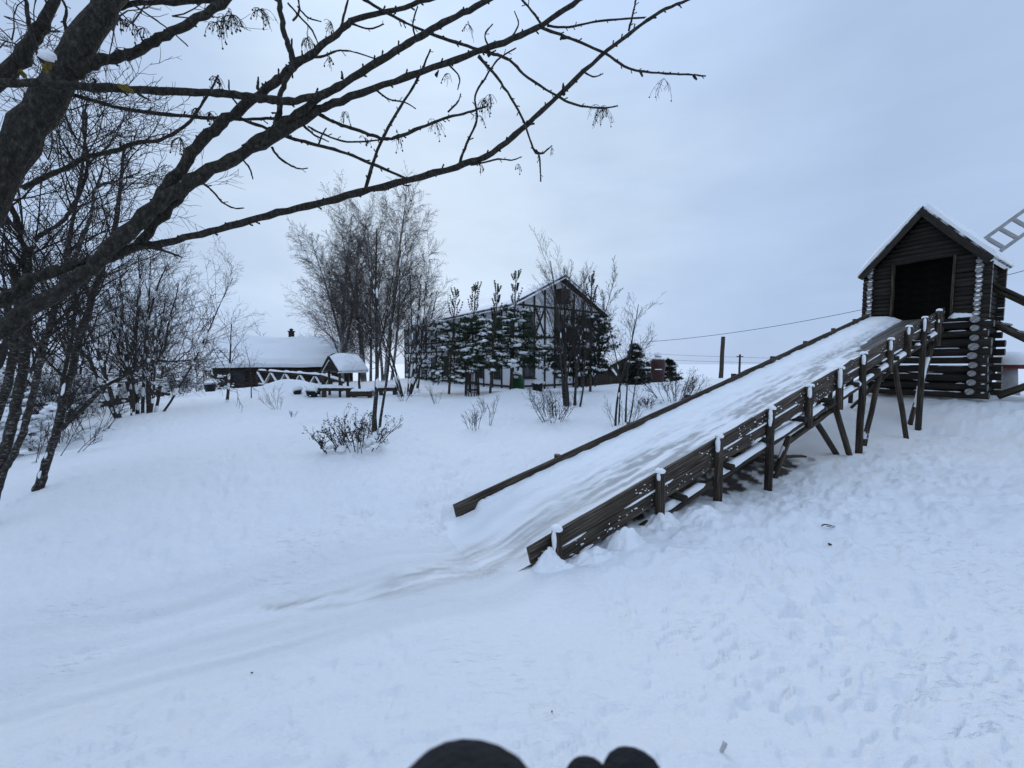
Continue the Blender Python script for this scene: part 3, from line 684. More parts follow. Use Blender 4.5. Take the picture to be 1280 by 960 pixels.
# floor, jambs, snow ledge
for k_ in range(8):
    d_ = -.12 + k_ * .27; board('floor_board', HP(-.05, d_ + .13, ZF - .02), HP(HW + .05, d_ + .13, ZF - .02), .26, .05, M['log'], hut)
for a in (DA0 - .01, DA1 + .01): board('door_jamb', HP(a, -.01, ZF), HP(a, -.01, DH), .05, .15, M['post'], hut, tuple(U))
for k_ in range(8): board('light_block_board', HP(.1, HD - .13, ZF + .13 + .24 * k_), HP(HW - .1, HD - .13, ZF + .13 + .24 * k_), .03, .245, M['black'], hut)  # added boards, block light through the log gaps so the doorway stays dark
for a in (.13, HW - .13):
    for k_ in range(8): board('light_block_board', HP(a, .12, ZF + .13 + .24 * k_), HP(a, HD - .15, ZF + .13 + .24 * k_), .03, .245, M['black'], hut)
snow_strip('snow', [HP(-.02, -.1, ZF + .02), HP(.5, -.1, ZF + .02)], .16, .10, hut, 301)
def corner_snow(a):
    b = MB(); z = np.arange(ZF + .08, zt, su)
    blobs(b, [tuple(HP(a + rs.randn() * .01, -.17, q)) for q in z], [(.036 + .016 * rs.rand(), .016, .020 + .014 * rs.rand()) for _ in z], int(a * 10) + 5, False, rough=.12, rotz=np.full(len(z), math.atan2(V.y, V.x)))
    o = b.build('snow', M['snow'], hut)
corner_snow(0); corner_snow(HW)
# roof
OV, BK = .30, .25; LAT = CEN + .22
zr = APEX + .03; ze = zr - slope_h * LAT
for s in (-1, 1):
    e0 = HP(CEN + s * LAT, -OV, ze); r0 = HP(CEN, -OV, zr); run = U * (HD + OV + BK)
    n_ = Vector((0, 0, 1)) ; off = (r0 - e0).normalized().cross(U).normalized()
    if off.z < 0: off = -off
    b = MB(); b.prism([e0, r0 + Vector((0, 0, 0)), r0 + Vector((0, 0, .05 / abs(off.z))), e0 + off * .05], run); b.build('roof_panel', M['roofdark'], hut)
    board('barge_board', e0 - U * .025 - off * .06 - (r0 - e0).normalized() * .03, r0 - U * .025 - off * .06 - V * s * .0, .045, .15, M['log'], hut, tuple(off))
    # snow blanket
    nn, mm = 26, 34; b = MB(); v = []
    for i in range(nn):
        q = i / (nn - 1)
        for j in range(mm):
            k_ = j / (mm - 1); p = e0.lerp(r0, q) + run * k_ * 1.0
            edge = min(1, q * 9 + .25, k_ * 12 + .65, (1 - k_) * 12 + .65)
            th = .05 + edge * (.12 + .06 * float(fbm(np.array([q * 3 + s]), np.array([k_ * 4]), 3, 17)[0]))
            v.append(tuple(p + off * th + (Vector((0, 0, .02)) if q > .97 else Vector((0, 0, 0)))))
    i = np.arange(nn - 1)[:, None] * mm; k = np.arange(mm - 1)[None]
    b.add(v, np.stack([i + k, i + k + 1, i + mm + k + 1, i + mm + k], -1).reshape(-1, 4))
    # skirt down to the boards
    for loop in ([j for j in range(mm)], [i * mm for i in range(nn)], [i * mm + mm - 1 for i in range(nn)]):
        vv = [v[j] for j in loop] + [tuple(Vector(v[j]) - off * .15) for j in loop]; m_ = len(loop)
        b.add(vv, [[q, q + 1, m_ + q + 1, m_ + q] for q in range(m_ - 1)])
    b.build('roof_snow', M['snow'], hut)
# interior back lining is added to block light
# stairs going down from the hut's near side wall
st = thing('wooden_stairs', HP(-2.4, 1.0, gz(*HP(-2.4, 1.0, 0).xy)), 'open wooden stairs with pole handrails on the right side of the log hut', 'stairs')
D0, D1 = .55, 1.35
zg = gz(*HP(-2.6, 1.2, 0).xy)
for d in (D0, D1):
    log('stringer', HP(-.12, d, ZF - .08), HP(-2.6, d, zg), .075, .075, M['post'], st, endm=M['endgrey'])
    for h in (.92, .78) if d == D0 else (.9,):
        log('handrail', HP(-.1, d, ZF + h), HP(-2.6, d, zg + h), .045, .045, M['post'], st, endm=M['endgrey'])
    for q in (.45, .98): log('post', HP(-.12 - 2.45 * q, d, ZF - .05 + (zg - ZF) * q - .1), HP(-.12 - 2.45 * q, d, ZF + .95 + (zg - ZF) * q), .045, .045, M['post'], st, 8)
for i in range(9):
    q = (i + .6) / 9.5; c_ = HP(-.12 - 2.48 * q, D0, ZF - .02 + (zg - ZF) * q)
    board('tread', c_, c_ + U * (D1 - D0), .24, .045, M['greywood'], st)
for zz_, k_ in ((.10, 0), (.02, 1)):
    log('brace', HP(-.36, .25 + .25 * k_, HZ0 + zz_), HP(-2.3, .35 + .25 * k_, HZ0 + 1.35), .055, .05, M['post'], st, endm=M['endgrey'])

# toadstool ornament behind the stairs
tp = W(1257, 498, 11.4); tp.z = gz(tp.x, tp.y)
ts_ = thing('toadstool_ornament', tp, 'red-capped toadstool ornament with snow on its cap behind the hut stairs', 'garden ornament')
b = MB(); b.lathe([(.0, -.1), (.25, -.1), (.26, .1), (.25, .28), (.21, .30), (.20, .55), (.18, .85), (.0, .86)], tp, 18); b.build('stem', M['concrete'], ts_)
b = MB(); b.lathe([(.17, .80), (.40, .78), (.46, .83), (.44, .95), (.36, 1.10), (.2, 1.2), (.0, 1.23)], tp, 20); cp_ = b.build('cap', M['red'], ts_)
b = MB(); b.lathe([(.455, .90), (.47, .97), (.40, 1.13), (.23, 1.26), (.0, 1.30)], tp, 20); b.build('snow', M['snow'], cp_)

# windmill beyond the hut; only a sail tip reaches into the picture
wmB = W(1440, 470, 15.5); wmB.z = gz(wmB.x, wmB.y)
hub = W(1428, 172, 13.6)
wm = thing('windmill', wmB, 'pale weathered windmill with a lattice sail tip showing right of the hut roof', 'windmill')
tip = (W(1234, 298, 13) + W(1243, 317, 13)) / 2
ax = (hub - tip); Ls = ax.length; ax.normalize(); toC = (CAM - hub).normalized(); tcr = ax.cross(toC).normalized(); fr = tcr.cross(ax)
for q in range(4):
    R_ = Matrix.Rotation(q * math.pi / 2, 3, fr.normalized()); a_ = R_ @ ax; c_ = R_ @ tcr
    if q % 2:
        board('sail_stock', hub - a_ * 1.3 + fr * .12, hub + fr * .12, .10, .12, M['greywood'], wm, tuple(c_)); continue
    for s in (-1, 1): board('sail_rail', hub - a_ * Ls + c_ * s * .30, hub - a_ * .5 + c_ * s * .30, .06, .11, M['greywood'], wm, tuple(c_))
    board('sail_stock', hub - a_ * (Ls * .72) + fr * .12, hub + fr * .12, .10, .12, M['greywood'], wm, tuple(c_))
    for k_ in range(9):
        p_ = hub - a_ * (Ls - .2 - k_ * .62); board('sail_rung', p_ - c_ * .3, p_ + c_ * .3, .05, .16, M['greywood'], wm, tuple(a_))
log('windshaft', hub + fr * .25, hub - fr * 1.0, .14, .14, M['post'], wm)
mc = hub - fr * 1.6 + Vector((1.6, -.6, 0)); mc.z = 0
Fx = Vector((fr.x, fr.y, 0)).normalized(); Fy = Vector((-Fx.y, Fx.x, 0))
b = MB(); 
zt_ = hub.z + .5
v = []
for z_, h_ in ((wmB.z - .3, 1.5), (zt_, 1.05)):
    for sx, sy in ((-1, -1), (1, -1), (1, 1), (-1, 1)): v.append(tuple(Vector((mc.x, mc.y, z_)) + Fx * h_ * sx * .8 + Fy * h_ * sy))
b.add(v, [[0, 1, 5, 4], [1, 2, 6, 5], [2, 3, 7, 6], [3, 0, 4, 7], [4, 5, 6, 7]], 0, False); b.build('tower', M['brownwall'], wm)
b = MB(); tc_ = Vector((mc.x, mc.y, zt_)); b.prism([tc_ - Fy * 1.3 - Fx * 1.1, tc_ + Fy * 1.3 - Fx * 1.1, tc_ + Vector((0, 0, 1.3)) - Fx * 1.1], Fx * 2.2); b.build('roof', M['roofdark'], wm)

# ------------------------------------------------------------------ half-timbered house
hp = W(640, 486, 25.0); hp.z = gz(hp.x, hp.y) - .1
hs = thing('timbered_house', hp, 'white two-storey house with dark timber framing and snowy gable roof behind the pines', 'house')
a1 = math.radians(-35); A1 = Vector((math.sin(a1), math.cos(a1), 0)); A2 = Vector((-A1.y, A1.x, 0)) * -1
if A2.x < 0: A2 = -A2
HL, GW, EH, AH = 20.0, 8.2, 5.6, 7.7
def H(l, g, z): return hp + A1 * l + A2 * g + Vector((0, 0, z))
b = MB(); b.prism([H(0, 0, -.4), H(0, GW, -.4), H(0, GW, EH), H(0, GW / 2, AH - .15), H(0, 0, EH)], A1 * HL); b.build('wall', M['plaster'], hs)
def tl(l0, z0, l1, z1, t=.13): return board('timber', H(l0, -.03, z0), H(l1, -.03, z1), .07, t, M['timber'], hs, tuple(Vector((0, 0, 1)) if abs(l1 - l0) > .3 else A1), .003)
def tg(g0, z0, g1, z1, t=.13): return board('timber', H(-.03, g0, z0), H(-.03, g1, z1), .07, t, M['timber'], hs, tuple(Vector((0, 0, 1)) if abs(g1 - g0) > .3 else A2), .003)
def win(on_long, c, z0, z1, wd):
    f = (lambda q, z, o: H(q, -o, z)) if on_long else (lambda q, z, o: H(-o, q, z))
    b = MB(); b.prism([f(c - wd / 2, z0, .02), f(c + wd / 2, z0, .02), f(c + wd / 2, z1, .02), f(c - wd / 2, z1, .02)], (f(0, 0, .05) - f(0, 0, .02))); wo_ = b.build('window', M['timber'], hs)
    for k_ in (-1, 1):
        b = MB(); cc = c + k_ * wd * .24; b.prism([f(cc - wd * .19, z0 + .1, .052), f(cc + wd * .19, z0 + .1, .052), f(cc + wd * .19, z1 - .1, .052), f(cc - wd * .19, z1 - .1, .052)], (f(0, 0, .06) - f(0, 0, .052))); b.build('pane', M['glass'], wo_)
    board('window_sill', f(c - wd / 2 - .08, z0 - .05, .08), f(c + wd / 2 + .08, z0 - .05, .08), .14, .07, M['timber'], wo_)
for z in (.25, 2.75, 3.55, EH - .12): tl(0, z, HL, z)
nb_ = 17
for i in range(nb_ + 1):
    l_ = i * HL / nb_; tl(l_ + (.07 if i == 0 else 0), 0, l_ + (.07 if i == 0 else 0), EH - .05)
for i in range(0, nb_, 2):
    l0 = i * HL / nb_; l1 = (i + 1) * HL / nb_; tl(l0, 2.8, l1, 3.5, .09); tl(l0, 3.5, l1, 2.8, .09)
for i in (1, 3, 5, 8, 10, 12, 14, 16):
    c_ = (i + .5) * HL / nb_; win(True, c_, .75, 2.35, .85); win(True, c_, 3.75, 5.2, .85)
for z in (.25, 2.75, 3.55, EH): tg(0, z, GW, z)
for i in range(10):
    g_ = i * GW / 9; zt_ = EH + (AH - EH) * (1 - abs(g_ / (GW / 2) - 1)) - .25; tg(min(max(g_, .07), GW - .07), 0, min(max(g_, .07), GW - .07), zt_)
for g0, g1, z0, z1 in ((1.85, 2.75, 3.6, 5.6), (2.75, 1.85, 3.6, 5.6), (5.6, 6.4, 3.6, 5.6), (6.4, 5.6, 3.6, 5.6), (.1, .9, .3, 2.7), (3.7, 4.6, 2.8, 3.5), (4.6, 3.7, 2.8, 3.5)): tg(g0, z0, g1, z1, .11)
for g_ in (1.4, 4.1, 6.8): win(False, g_, .8, 2.4, .9); win(False, g_, 3.8, 5.2, .9)
b = MB(); b.prism([H(-.1, 3.7, 5.9), H(-.1, 4.5, 5.9), H(-.1, 4.5, 6.9), H(-.1, 3.7, 6.9)], -A1 * .5); b.build('attic_box', M['brownwall'], hs)
for s in (-1, 1):
    g_e = -.55 if s < 0 else GW + .55; z_e = EH - .28
    e0 = H(-.6, g_e, z_e); r0 = H(-.6, GW / 2, AH + .02)
    dv = (r0 - e0).normalized(); n_ = dv.cross(A1); n_ = n_ if n_.z > 0 else -n_
    b = MB(); b.prism([e0, r0, r0 + n_ * .12, e0 + n_ * .12], A1 * (HL + 1.2)); b.build('roof', M['timber'], hs)
    b = MB(); v = []; nn, mm = 14, 60; run = A1 * (HL + 1.2)
    for i in range(nn):
        for j in range(mm):
            q, k_ = i / (nn - 1), j / (mm - 1); ed = min(1, q * 7 + .3, k_ * 25 + .2, (1 - k_) * 25 + .2)
            v.append(tuple(e0.lerp(r0, q) + run * k_ + n_ * (.12 + ed * (.16 + .08 * float(fbm(np.array([q * 3.]), np.array([k_ * 9]), 2, 8)[0])))))
    i = np.arange(nn - 1)[:, None] * mm; k = np.arange(mm - 1)[None]
    b.add(v, np.stack([i + k, i + k + 1, i + mm + k + 1, i + mm + k], -1).reshape(-1, 4))
    for loop in ([j for j in range(mm)], [i * mm for i in range(nn)]):
        vv = [v[j] for j in loop] + [tuple(Vector(v[j]) - n_ * .25) for j in loop]; m_ = len(loop); b.add(vv, [[q, q + 1, m_ + q + 1, m_ + q] for q in range(m_ - 1)])
    b.build('roof_snow', M['snow'], hs)

# ------------------------------------------------------------------ long low house under a thick snow roof, chimney, terrace railing
E0 = W(258, 452, 27); E1 = W(446, 452, 31); E0.z = E1.z = 1.36
lx = (E1 - E0); lx.z = 0; LL = lx.length; lx.normalize(); ly = Vector((-lx.y, lx.x, 0))
lh = thing('low_house', (E0 + E1) / 2 + Vector((0, 0, -1.7)), 'long low dark log house with thick snow roof and small dark chimney', 'house')
def Q(l, d, z): return Vector((E0.x, E0.y, 0)) + lx * l + ly * d + Vector((0, 0, z))
b = MB(); b.prism([Q(.5, .6, -1.2), Q(.5, 6.6, -1.2), Q(.5, 6.6, 1.5), Q(.5, 3.6, 3.3), Q(.5, .6, 1.5)], lx * (LL - 1)); b.build('wall', M['brownwall'], lh)
for i in range(11): 
    z = -.7 + i * .21; log('wall_log', Q(.2, .58, z), Q(LL - .3, .58, z), .11, .11, M['brownwall'], lh, 8)
for c_ in (1.8, 4.4, 7.0):
    b = MB(); b.prism([Q(c_ - .4, .44, .05), Q(c_ + .4, .44, .05), Q(c_ + .4, .44, .95), Q(c_ - .4, .44, .95)], ly * -.05); f_ = b.build('window', M['timber'], lh)
    b = MB(); b.prism([Q(c_ - .32, .385, .13), Q(c_ + .32, .385, .13), Q(c_ + .32, .385, .87), Q(c_ - .32, .385, .87)], ly * -.01); b.build('pane', M['glass'], f_)
for s in (0, 1):
    e0 = Q(0, 0, 1.3) if s == 0 else Q(0, 7.2, 1.3); r0 = Q(0, 3.6, 3.32); dv = (r0 - e0).normalized(); n_ = dv.cross(lx); n_ = n_ if n_.z > 0 else -n_
    b = MB(); b.prism([e0, r0, r0 + n_ * .1, e0 + n_ * .1], lx * LL); b.build('roof', M['roofdark'], lh)
    b = MB(); v = []; nn, mm = 22, 50
    for i in range(nn):
        for j in range(mm):
            q, k_ = i / (nn - 1), j / (mm - 1); ed = min(1, q * 8 + .35, k_ * 20 + .2, (1 - k_) * 20 + .2)
            v.append(tuple(e0.lerp(r0, q) - dv * .12 * (1 - q) + lx * LL * k_ + n_ * (.1 + ed * (.32 + .16 * float(fbm(np.array([q * 3.]), np.array([k_ * 7]), 2, 38)[0])))))
    i = np.arange(nn - 1)[:, None] * mm; k = np.arange(mm - 1)[None]
    b.add(v, np.stack([i + k, i + k + 1, i + mm + k + 1, i + mm + k], -1).reshape(-1, 4))
    for loop in ([j for j in range(mm)], [i * mm for i in range(nn)], [i * mm + mm - 1 for i in range(nn)]):
        vv = [v[j] for j in loop] + [tuple(Vector(v[j]) - n_ * .3) for j in loop]; m_ = len(loop); b.add(vv, [[q, q + 1, m_ + q + 1, m_ + q] for q in range(m_ - 1)])
    b.build('roof_snow', M['snow'], lh)
lc = Q(LL * .50, 3.7, 0)
b = MB(); b.box(lc + Vector((0, 0, 3.65)), (.16, .16, .45)); ch = b.build('chimney', M['brick'], lh)
b = MB(); b.box(lc + Vector((0, 0, 4.13)), (.21, .21, .04)); b.box(lc + Vector((0, 0, 4.22)), (.05, .15, .06)); b.lathe([(.24, 4.27), (.0, 4.40)], lc, 4); b.build('chimney_hood', M['black'], ch)

fence = thing('terrace_railing', G(325, 22), 'snow-topped terrace railing with crossed braces before the low house', 'railing')
F0, F1 = W(322, 464, 22.5), W(414, 471, 21.0)
nbay = 5
for k_ in range(nbay + 1):
    p_ = F0.lerp(F1, k_ / nbay); log('post', p_ - Vector((0, 0, 1.25)), p_ + Vector((0, 0, .06)), .07, .07, M['post'], fence, 8)
board('top_rail', F0 + Vector((0, 0, .02)), F1 + Vector((0, 0, .02)), .12, .10, M['post'], fence); snow_strip('snow', [F0 + Vector((0, 0, .07)), F1 + Vector((0, 0, .07))], .2, .09, fence, 70)
dz_ = Vector((0, 0, .78))
board('bottom_rail', F0 - dz_, F1 - dz_, .1, .09, M['post'], fence); snow_strip('snow', [F0 - dz_ + Vector((0, 0, .04)), F1 - dz_ + Vector((0, 0, .04))], .15, .07, fence, 71)
for k_ in range(nbay):
    p0, p1 = F0.lerp(F1, k_ / nbay), F0.lerp(F1, (k_ + 1) / nbay); md = (p0 + p1) / 2 - dz_
    for q in (p0, p1):
        board('brace', q - Vector((0, .0, .06)), md, .06, .07, M['greywood'], fence); snow_strip('snow', [q - Vector((0, .05, .02)), md + Vector((0, -.05, .05))], .12, .06, fence, 72 + k_)
# terrace deck the railing belongs to
b = MB(); b.prism([F0 + Vector((0, .1, -1.05)), F1 + Vector((0, .1, -1.05)), F1 + Vector((.3, 3.5, -1.05)), F0 + Vector((-.3, 3.5, -1.05))], (0, 0, .14)); b.build('deck', M['brownwall'], fence)

# ------------------------------------------------------------------ small roofed shelter with benches
gp = G(428, 19.0); gzb = thing('roofed_shelter', gp, 'small open wooden shelter with domed snow on its gable roof beside the birches', 'shelter')
gx = Vector((math.cos(-.6), math.sin(-.6), 0)); gy = Vector((-gx.y, gx.x, 0))
def Sg(x, y, z): return gp + gx * x + gy * y + Vector((0, 0, z))
for x, y in ((-.5, -.4), (.42, -.4), (-.5, .6), (.5, .6)): log('post', Sg(x, y, -.2), Sg(x, y, 1.42), .065, .06, M['post'], gzb, 8)
for y in (-.4, .6): log('beam', Sg(-.62, y, 1.34), Sg(.66, y, 1.34), .055, .055, M['post'], gzb, 8)
for s in (-1, 1):
    e0 = Sg(s * .74, -.66, 1.22); r0 = Sg(0, -.66, 1.92); dv = (r0 - e0).normalized(); n_ = dv.cross(gy); n_ = n_ if n_.z > 0 else -n_
    b = MB(); b.prism([e0, r0, r0 + n_ * .05, e0 + n_ * .05], gy * 1.6); b.build('roof', M['roofdark'], gzb)
    board('barge_board', e0 - gy * .03, r0 - gy * .03, .04, .12, M['log'], gzb, tuple(n_))
    b = MB(); v = []; nn, mm = 16, 18
    for i in range(nn):
        for j in range(mm):
            q, k_ = i / (nn - 1), j / (mm - 1); ed = min(1, q * 4 + .3, k_ * 5 + .2, (1 - k_) * 5 + .2)
            v.append(tuple(e0.lerp(r0, q) + gy * 1.6 * k_ + n_ * (.05 + ed * (.24 + .08 * float(fbm(np.array([q * 2.]), np.array([k_ * 2]), 2, 3)[0])) - max(0, q - .75) * .2)))
    i = np.arange(nn - 1)[:, None] * mm; k = np.arange(mm - 1)[None]; b.add(v, np.stack([i + k, i + k + 1, i + mm + k + 1, i + mm + k], -1).reshape(-1, 4))
    for loop in ([j for j in range(mm)], [i * mm for i in range(nn)], [i * mm + mm - 1 for i in range(nn)]):
        vv = [v[j] for j in loop] + [tuple(Vector(v[j]) - n_ * .2) for j in loop]; m_ = len(loop); b.add(vv, [[q, q + 1, m_ + q + 1, m_ + q] for q in range(m_ - 1)])
    b.build('roof_snow', M['snow'], gzb)
for k_ in range(4): board('gable_plank', Sg(-.56 + .14 * k_, -.63, 1.29 + .13 * k_), Sg(.56 - .14 * k_, -.63, 1.29 + .13 * k_), .03, .11, M['log'], gzb)

def log_bench(px0, px1, d, h, label, name='log_bench', r=.13):
    p0, p1 = G(px0, d), G(px1, d); t_ = thing(name, (p0 + p1) / 2, label, 'bench', 'log benches by the shelter')
    log('seat_log', p0 + Vector((0, 0, h)), p1 + Vector((0, 0, h)), r, r * .95, M['post'], t_, 10, M['endgrey'])
    for q in (.15, .85): c_ = p0.lerp(p1, q); log('leg', c_ - Vector((0, 0, .15)), c_ + Vector((0, 0, h - r * .5)), .11, .11, M['post'], t_, 8)
    snow_strip('snow', [p0 + Vector((0, 0, h + r * .7)), p1 + Vector((0, 0, h + r * .7))], r * 1.9, .11, t_, int(px0), gaps=.05)
log_bench(398, 441, 18.3, .38, 'snow-covered log bench under the front of the roofed shelter', r=.09)
log_bench(438, 466, 18.0, .2, 'low thick snow-covered log lying right of the shelter', r=.16)
log_bench(472, 497, 19.5, .3, 'short snow-covered log bench between the birch trunks', r=.12)
log_bench(400, 430, 20.5, .5, 'higher snow-laden log bench behind the shelter post', r=.08)

def planter(px, d, r, h, label, name='planter_pot', plants=0, seed=0):
    p_ = G(px, d); t_ = thing(name, p_, label, 'planter', 'pots in the garden snow')
    b = MB(); b.lathe([(r * .7, -.08), (r, h), (r * 1.06, h), (r * .95, h - .03), (0, h - .05)], p_, 14); b.build('pot', M['blackpl'], t_)
    b = MB(); blobs(b, [(p_.x, p_.y, p_.z + h + .05)], [(r * 1.1, r * 1.1, .16)], seed, False); b.build('snow', M['snow'], t_)
    return t_
planter(371, 18.6, .2, .18, 'small dark pot half buried in front of the terrace heap', seed=1)
planter(391, 18.4, .34, .26, 'wide dark pot with a snowy bush left of the shelter', seed=2)
planter(262, 23, .32, .45, 'dark tub with snow cap at the left corner of the low house', seed=3)

# things against the timbered house
tb = planter(672, 19.2, .30, .42, 'square-looking black tub under the right-hand pine', 'planter_tub', seed=4)
gsp = G(647, 21.5); gs = thing('green_figure', gsp, 'small green garden figure with snow on top before the white wall', 'garden figure')
b = MB(); b.lathe([(.0, -.1), (.36, -.1), (.40, .25), (.34, .65), (.18, .95), (0, 1.0)], gsp, 12); b.build('body', M['green'], gs)
b = MB(); blobs(b, [(gsp.x, gsp.y, gsp.z + .98), (gsp.x - .1, gsp.y - .2, gsp.z + .75)], [(.24, .24, .12), (.2, .1, .1)], 4, False); b.build('snow', M['snow'], gs)
wkp = G(590, 18.2); wk = thing('wicker_frame', wkp, 'dark wicker plant frame standing left of the pine trunks', 'plant frame')
for k_ in range(16):
    th = k_ * 6.283 / 16; c_ = Vector((math.cos(th) * .34, math.sin(th) * .34, 0)); log('stake', wkp + c_ - Vector((0, 0, .1)), wkp + c_ * .9 + Vector((0, 0, 1.2)), .022, .018, M['twig'], wk, 6)
for z_ in (.25, .6, 1.1):
    th = np.linspace(0, 6.283, 25); b = MB(); b.tubes(np.stack([wkp.x + .34 * np.cos(th), wkp.y + .34 * np.sin(th), wkp.z + z_ + 0 * th], -1), np.full(25, .025), 5); b.build('hoop', M['twig'], wk)

# ------------------------------------------------------------------ sheds, red ornament, poles and wires to the right
def shed(px0, px1, d, h, rise, wallm, label, dep=3, rot=.0, name='garden_shed', window=False):
    p0, p1 = G(px0, d), G(px1, d + rot); z0 = min(p0.z, p1.z) - .3; p0.z = p1.z = z0
    t_ = thing(name, (p0 + p1) / 2, label, 'shed', 'sheds beyond the trees')
    x_ = (p1 - p0); wd = x_.length; x_.normalize(); y_ = Vector((-x_.y, x_.x, 0)); md = (p0 + p1) / 2
    up = Vector((0, 0, 1))
    b = MB(); b.prism([p0, p1, p1 + up * h, md + up * (h + rise), p0 + up * h], y_ * dep); b.build('wall', wallm, t_)
    nb2 = max(4, int(wd / .25))
    for k_ in range(nb2):
        q = (k_ + .5) / nb2; hh = h + rise * (1 - abs(2 * q - 1)) - .06; c_ = p0.lerp(p1, q) - y_ * .02; board('cladding_board', c_, c_ + up * hh, wd / nb2 - .03, .04, wallm, t_, tuple(y_))
    for s in (0, 1):
        e_ = (p0 if s == 0 else p1); o_ = (e_ - md).normalized(); e0 = e_ + o_ * .3 + up * (h - .3 * rise / (wd / 2)) - y_ * .3; r0 = md + up * (h + rise) - y_ * .3
        n_ = (r0 - e0).normalized().cross(y_); n_ = n_ if n_.z > 0 else -n_
        b = MB(); b.prism([e0, r0, r0 + n_ * .06, e0 + n_ * .06], y_ * (dep + .6)); b.build('roof', M['roofdark'], t_)
        b = MB(); b.prism([e0 + n_ * .062, r0 + n_ * .062, r0 + n_ * .26, e0 + n_ * .24 + o_ * -.05], y_ * (dep + .6)); b.build('roof_snow', M['snow'], t_)
    if window:
        c_ = md + up * (h * .62) - y_ * .06
        b = MB(); b.box(c_, (.5, .03, .45), M=Matrix((x_, y_, up)).transposed()); f_ = b.build('window', M['whiteframe'], t_)
        for s in (-1, 1):
            b = MB(); b.box(c_ + x_ * s * .23 - y_ * .035, (.19, .012, .36), M=Matrix((x_, y_, up)).transposed()); b.build('pane', M['glass'], f_)
    return t_
shed(742, 763, 27, 1.15, .75, M['brownwall'], 'brown board shed with steep snowy gable right of the bare tree clump', 3, 1.0)
shed(764, 800, 31, 1.9, .6, M['brownwall'], 'wide brown shed behind the small spruce', 4, 0)
shed(797, 818, 33, 1.5, .7, M['brownwall'], 'far brown cottage with white-framed window beside the red ornament', 4, 0, 'far_cottage', True)
shed(112, 150, 28, 1.9, .7, M['brownwall'], 'low brown shed glimpsed between the left-hand trunks', 4, 0)

rp_ = G(822, 24); rd = thing('samovar_ornament', rp_, 'big dark red urn-shaped ornament capped with snow on the crest', 'garden ornament')
b = MB(); b.lathe([(0, -.1), (.34, -.1), (.36, .05), (.37, .35), (.42, .75), (.46, 1.1), (.45, 1.35), (.38, 1.46), (.2, 1.5), (0, 1.5)], rp_, 22); b.build('body', M['redmetal'], rd)
b = MB(); b.lathe([(.2, 1.48), (.22, 1.6), (.16, 1.7), (.0, 1.72)], rp_, 14); b.build('lid', M['greywood'], rd)
b = MB(); blobs(b, [(rp_.x, rp_.y, rp_.z + 1.52), (rp_.x, rp_.y, rp_.z + 1.78)], [(.42, .42, .09), (.25, .25, .17)], 3, False, rough=.08); b.build('snow', M['snow'], rd)
b = MB(); b.box((rp_.x - .12, rp_.y - .42, rp_.z + .86), (.2, .05, .025)); b.build('snow', M['snow'], rd)

def pole(px, d, ytop, r, label, name='utility_pole', lean=0.0):
    p_ = G(px, d); top = W(px + lean, ytop, d); t_ = thing(name, p_, label, 'pole', 'poles on the crest')
    log('shaft', p_ - Vector((0, 0, .4)), top, r, r * .85, M['post'], t_, 12, M['endgrey']); return top, t_
top1, _ = pole(901, 23, 421, .13, 'thick plain wooden pole standing on the crest behind the slide', lean=3)
top2, t2_ = pole(924, 46, 443, .13, 'thin distant utility pole with crossarm right of the thick pole', lean=1)
board('crossarm', top2 + Vector((-.4, 0, -.25)), top2 + Vector((.4, 0, -.25)), .1, .1, M['post'], t2_)
def wire(p, q, sag, label, r=.012, n_=24):
    p, q = Vector(p), Vector(q); s_ = np.linspace(0, 1, n_); pts = np.array([tuple(p.lerp(q, k_)) for k_ in s_]); pts[:, 2] -= sag * 4 * s_ * (1 - s_)
    b = MB(); b.tubes(pts, np.full(n_, r), 5); o = b.build('overhead_wire', M['wire'], origin=tuple(p)); tag(o, label, 'wire', 'overhead wires')
wire(W(800, 428, 26), W(1300, 333, 17), .55, 'single dark wire rising from the trees to behind the hut', .014)
wire(W(700, 436, 60), W(1100, 450, 44), .3, 'upper faint wire crossing the sky behind the distant pole', .016)
wire(W(700, 443, 60), W(1100, 456, 44), .3, 'lower faint wire crossing the sky behind the distant pole', .016)

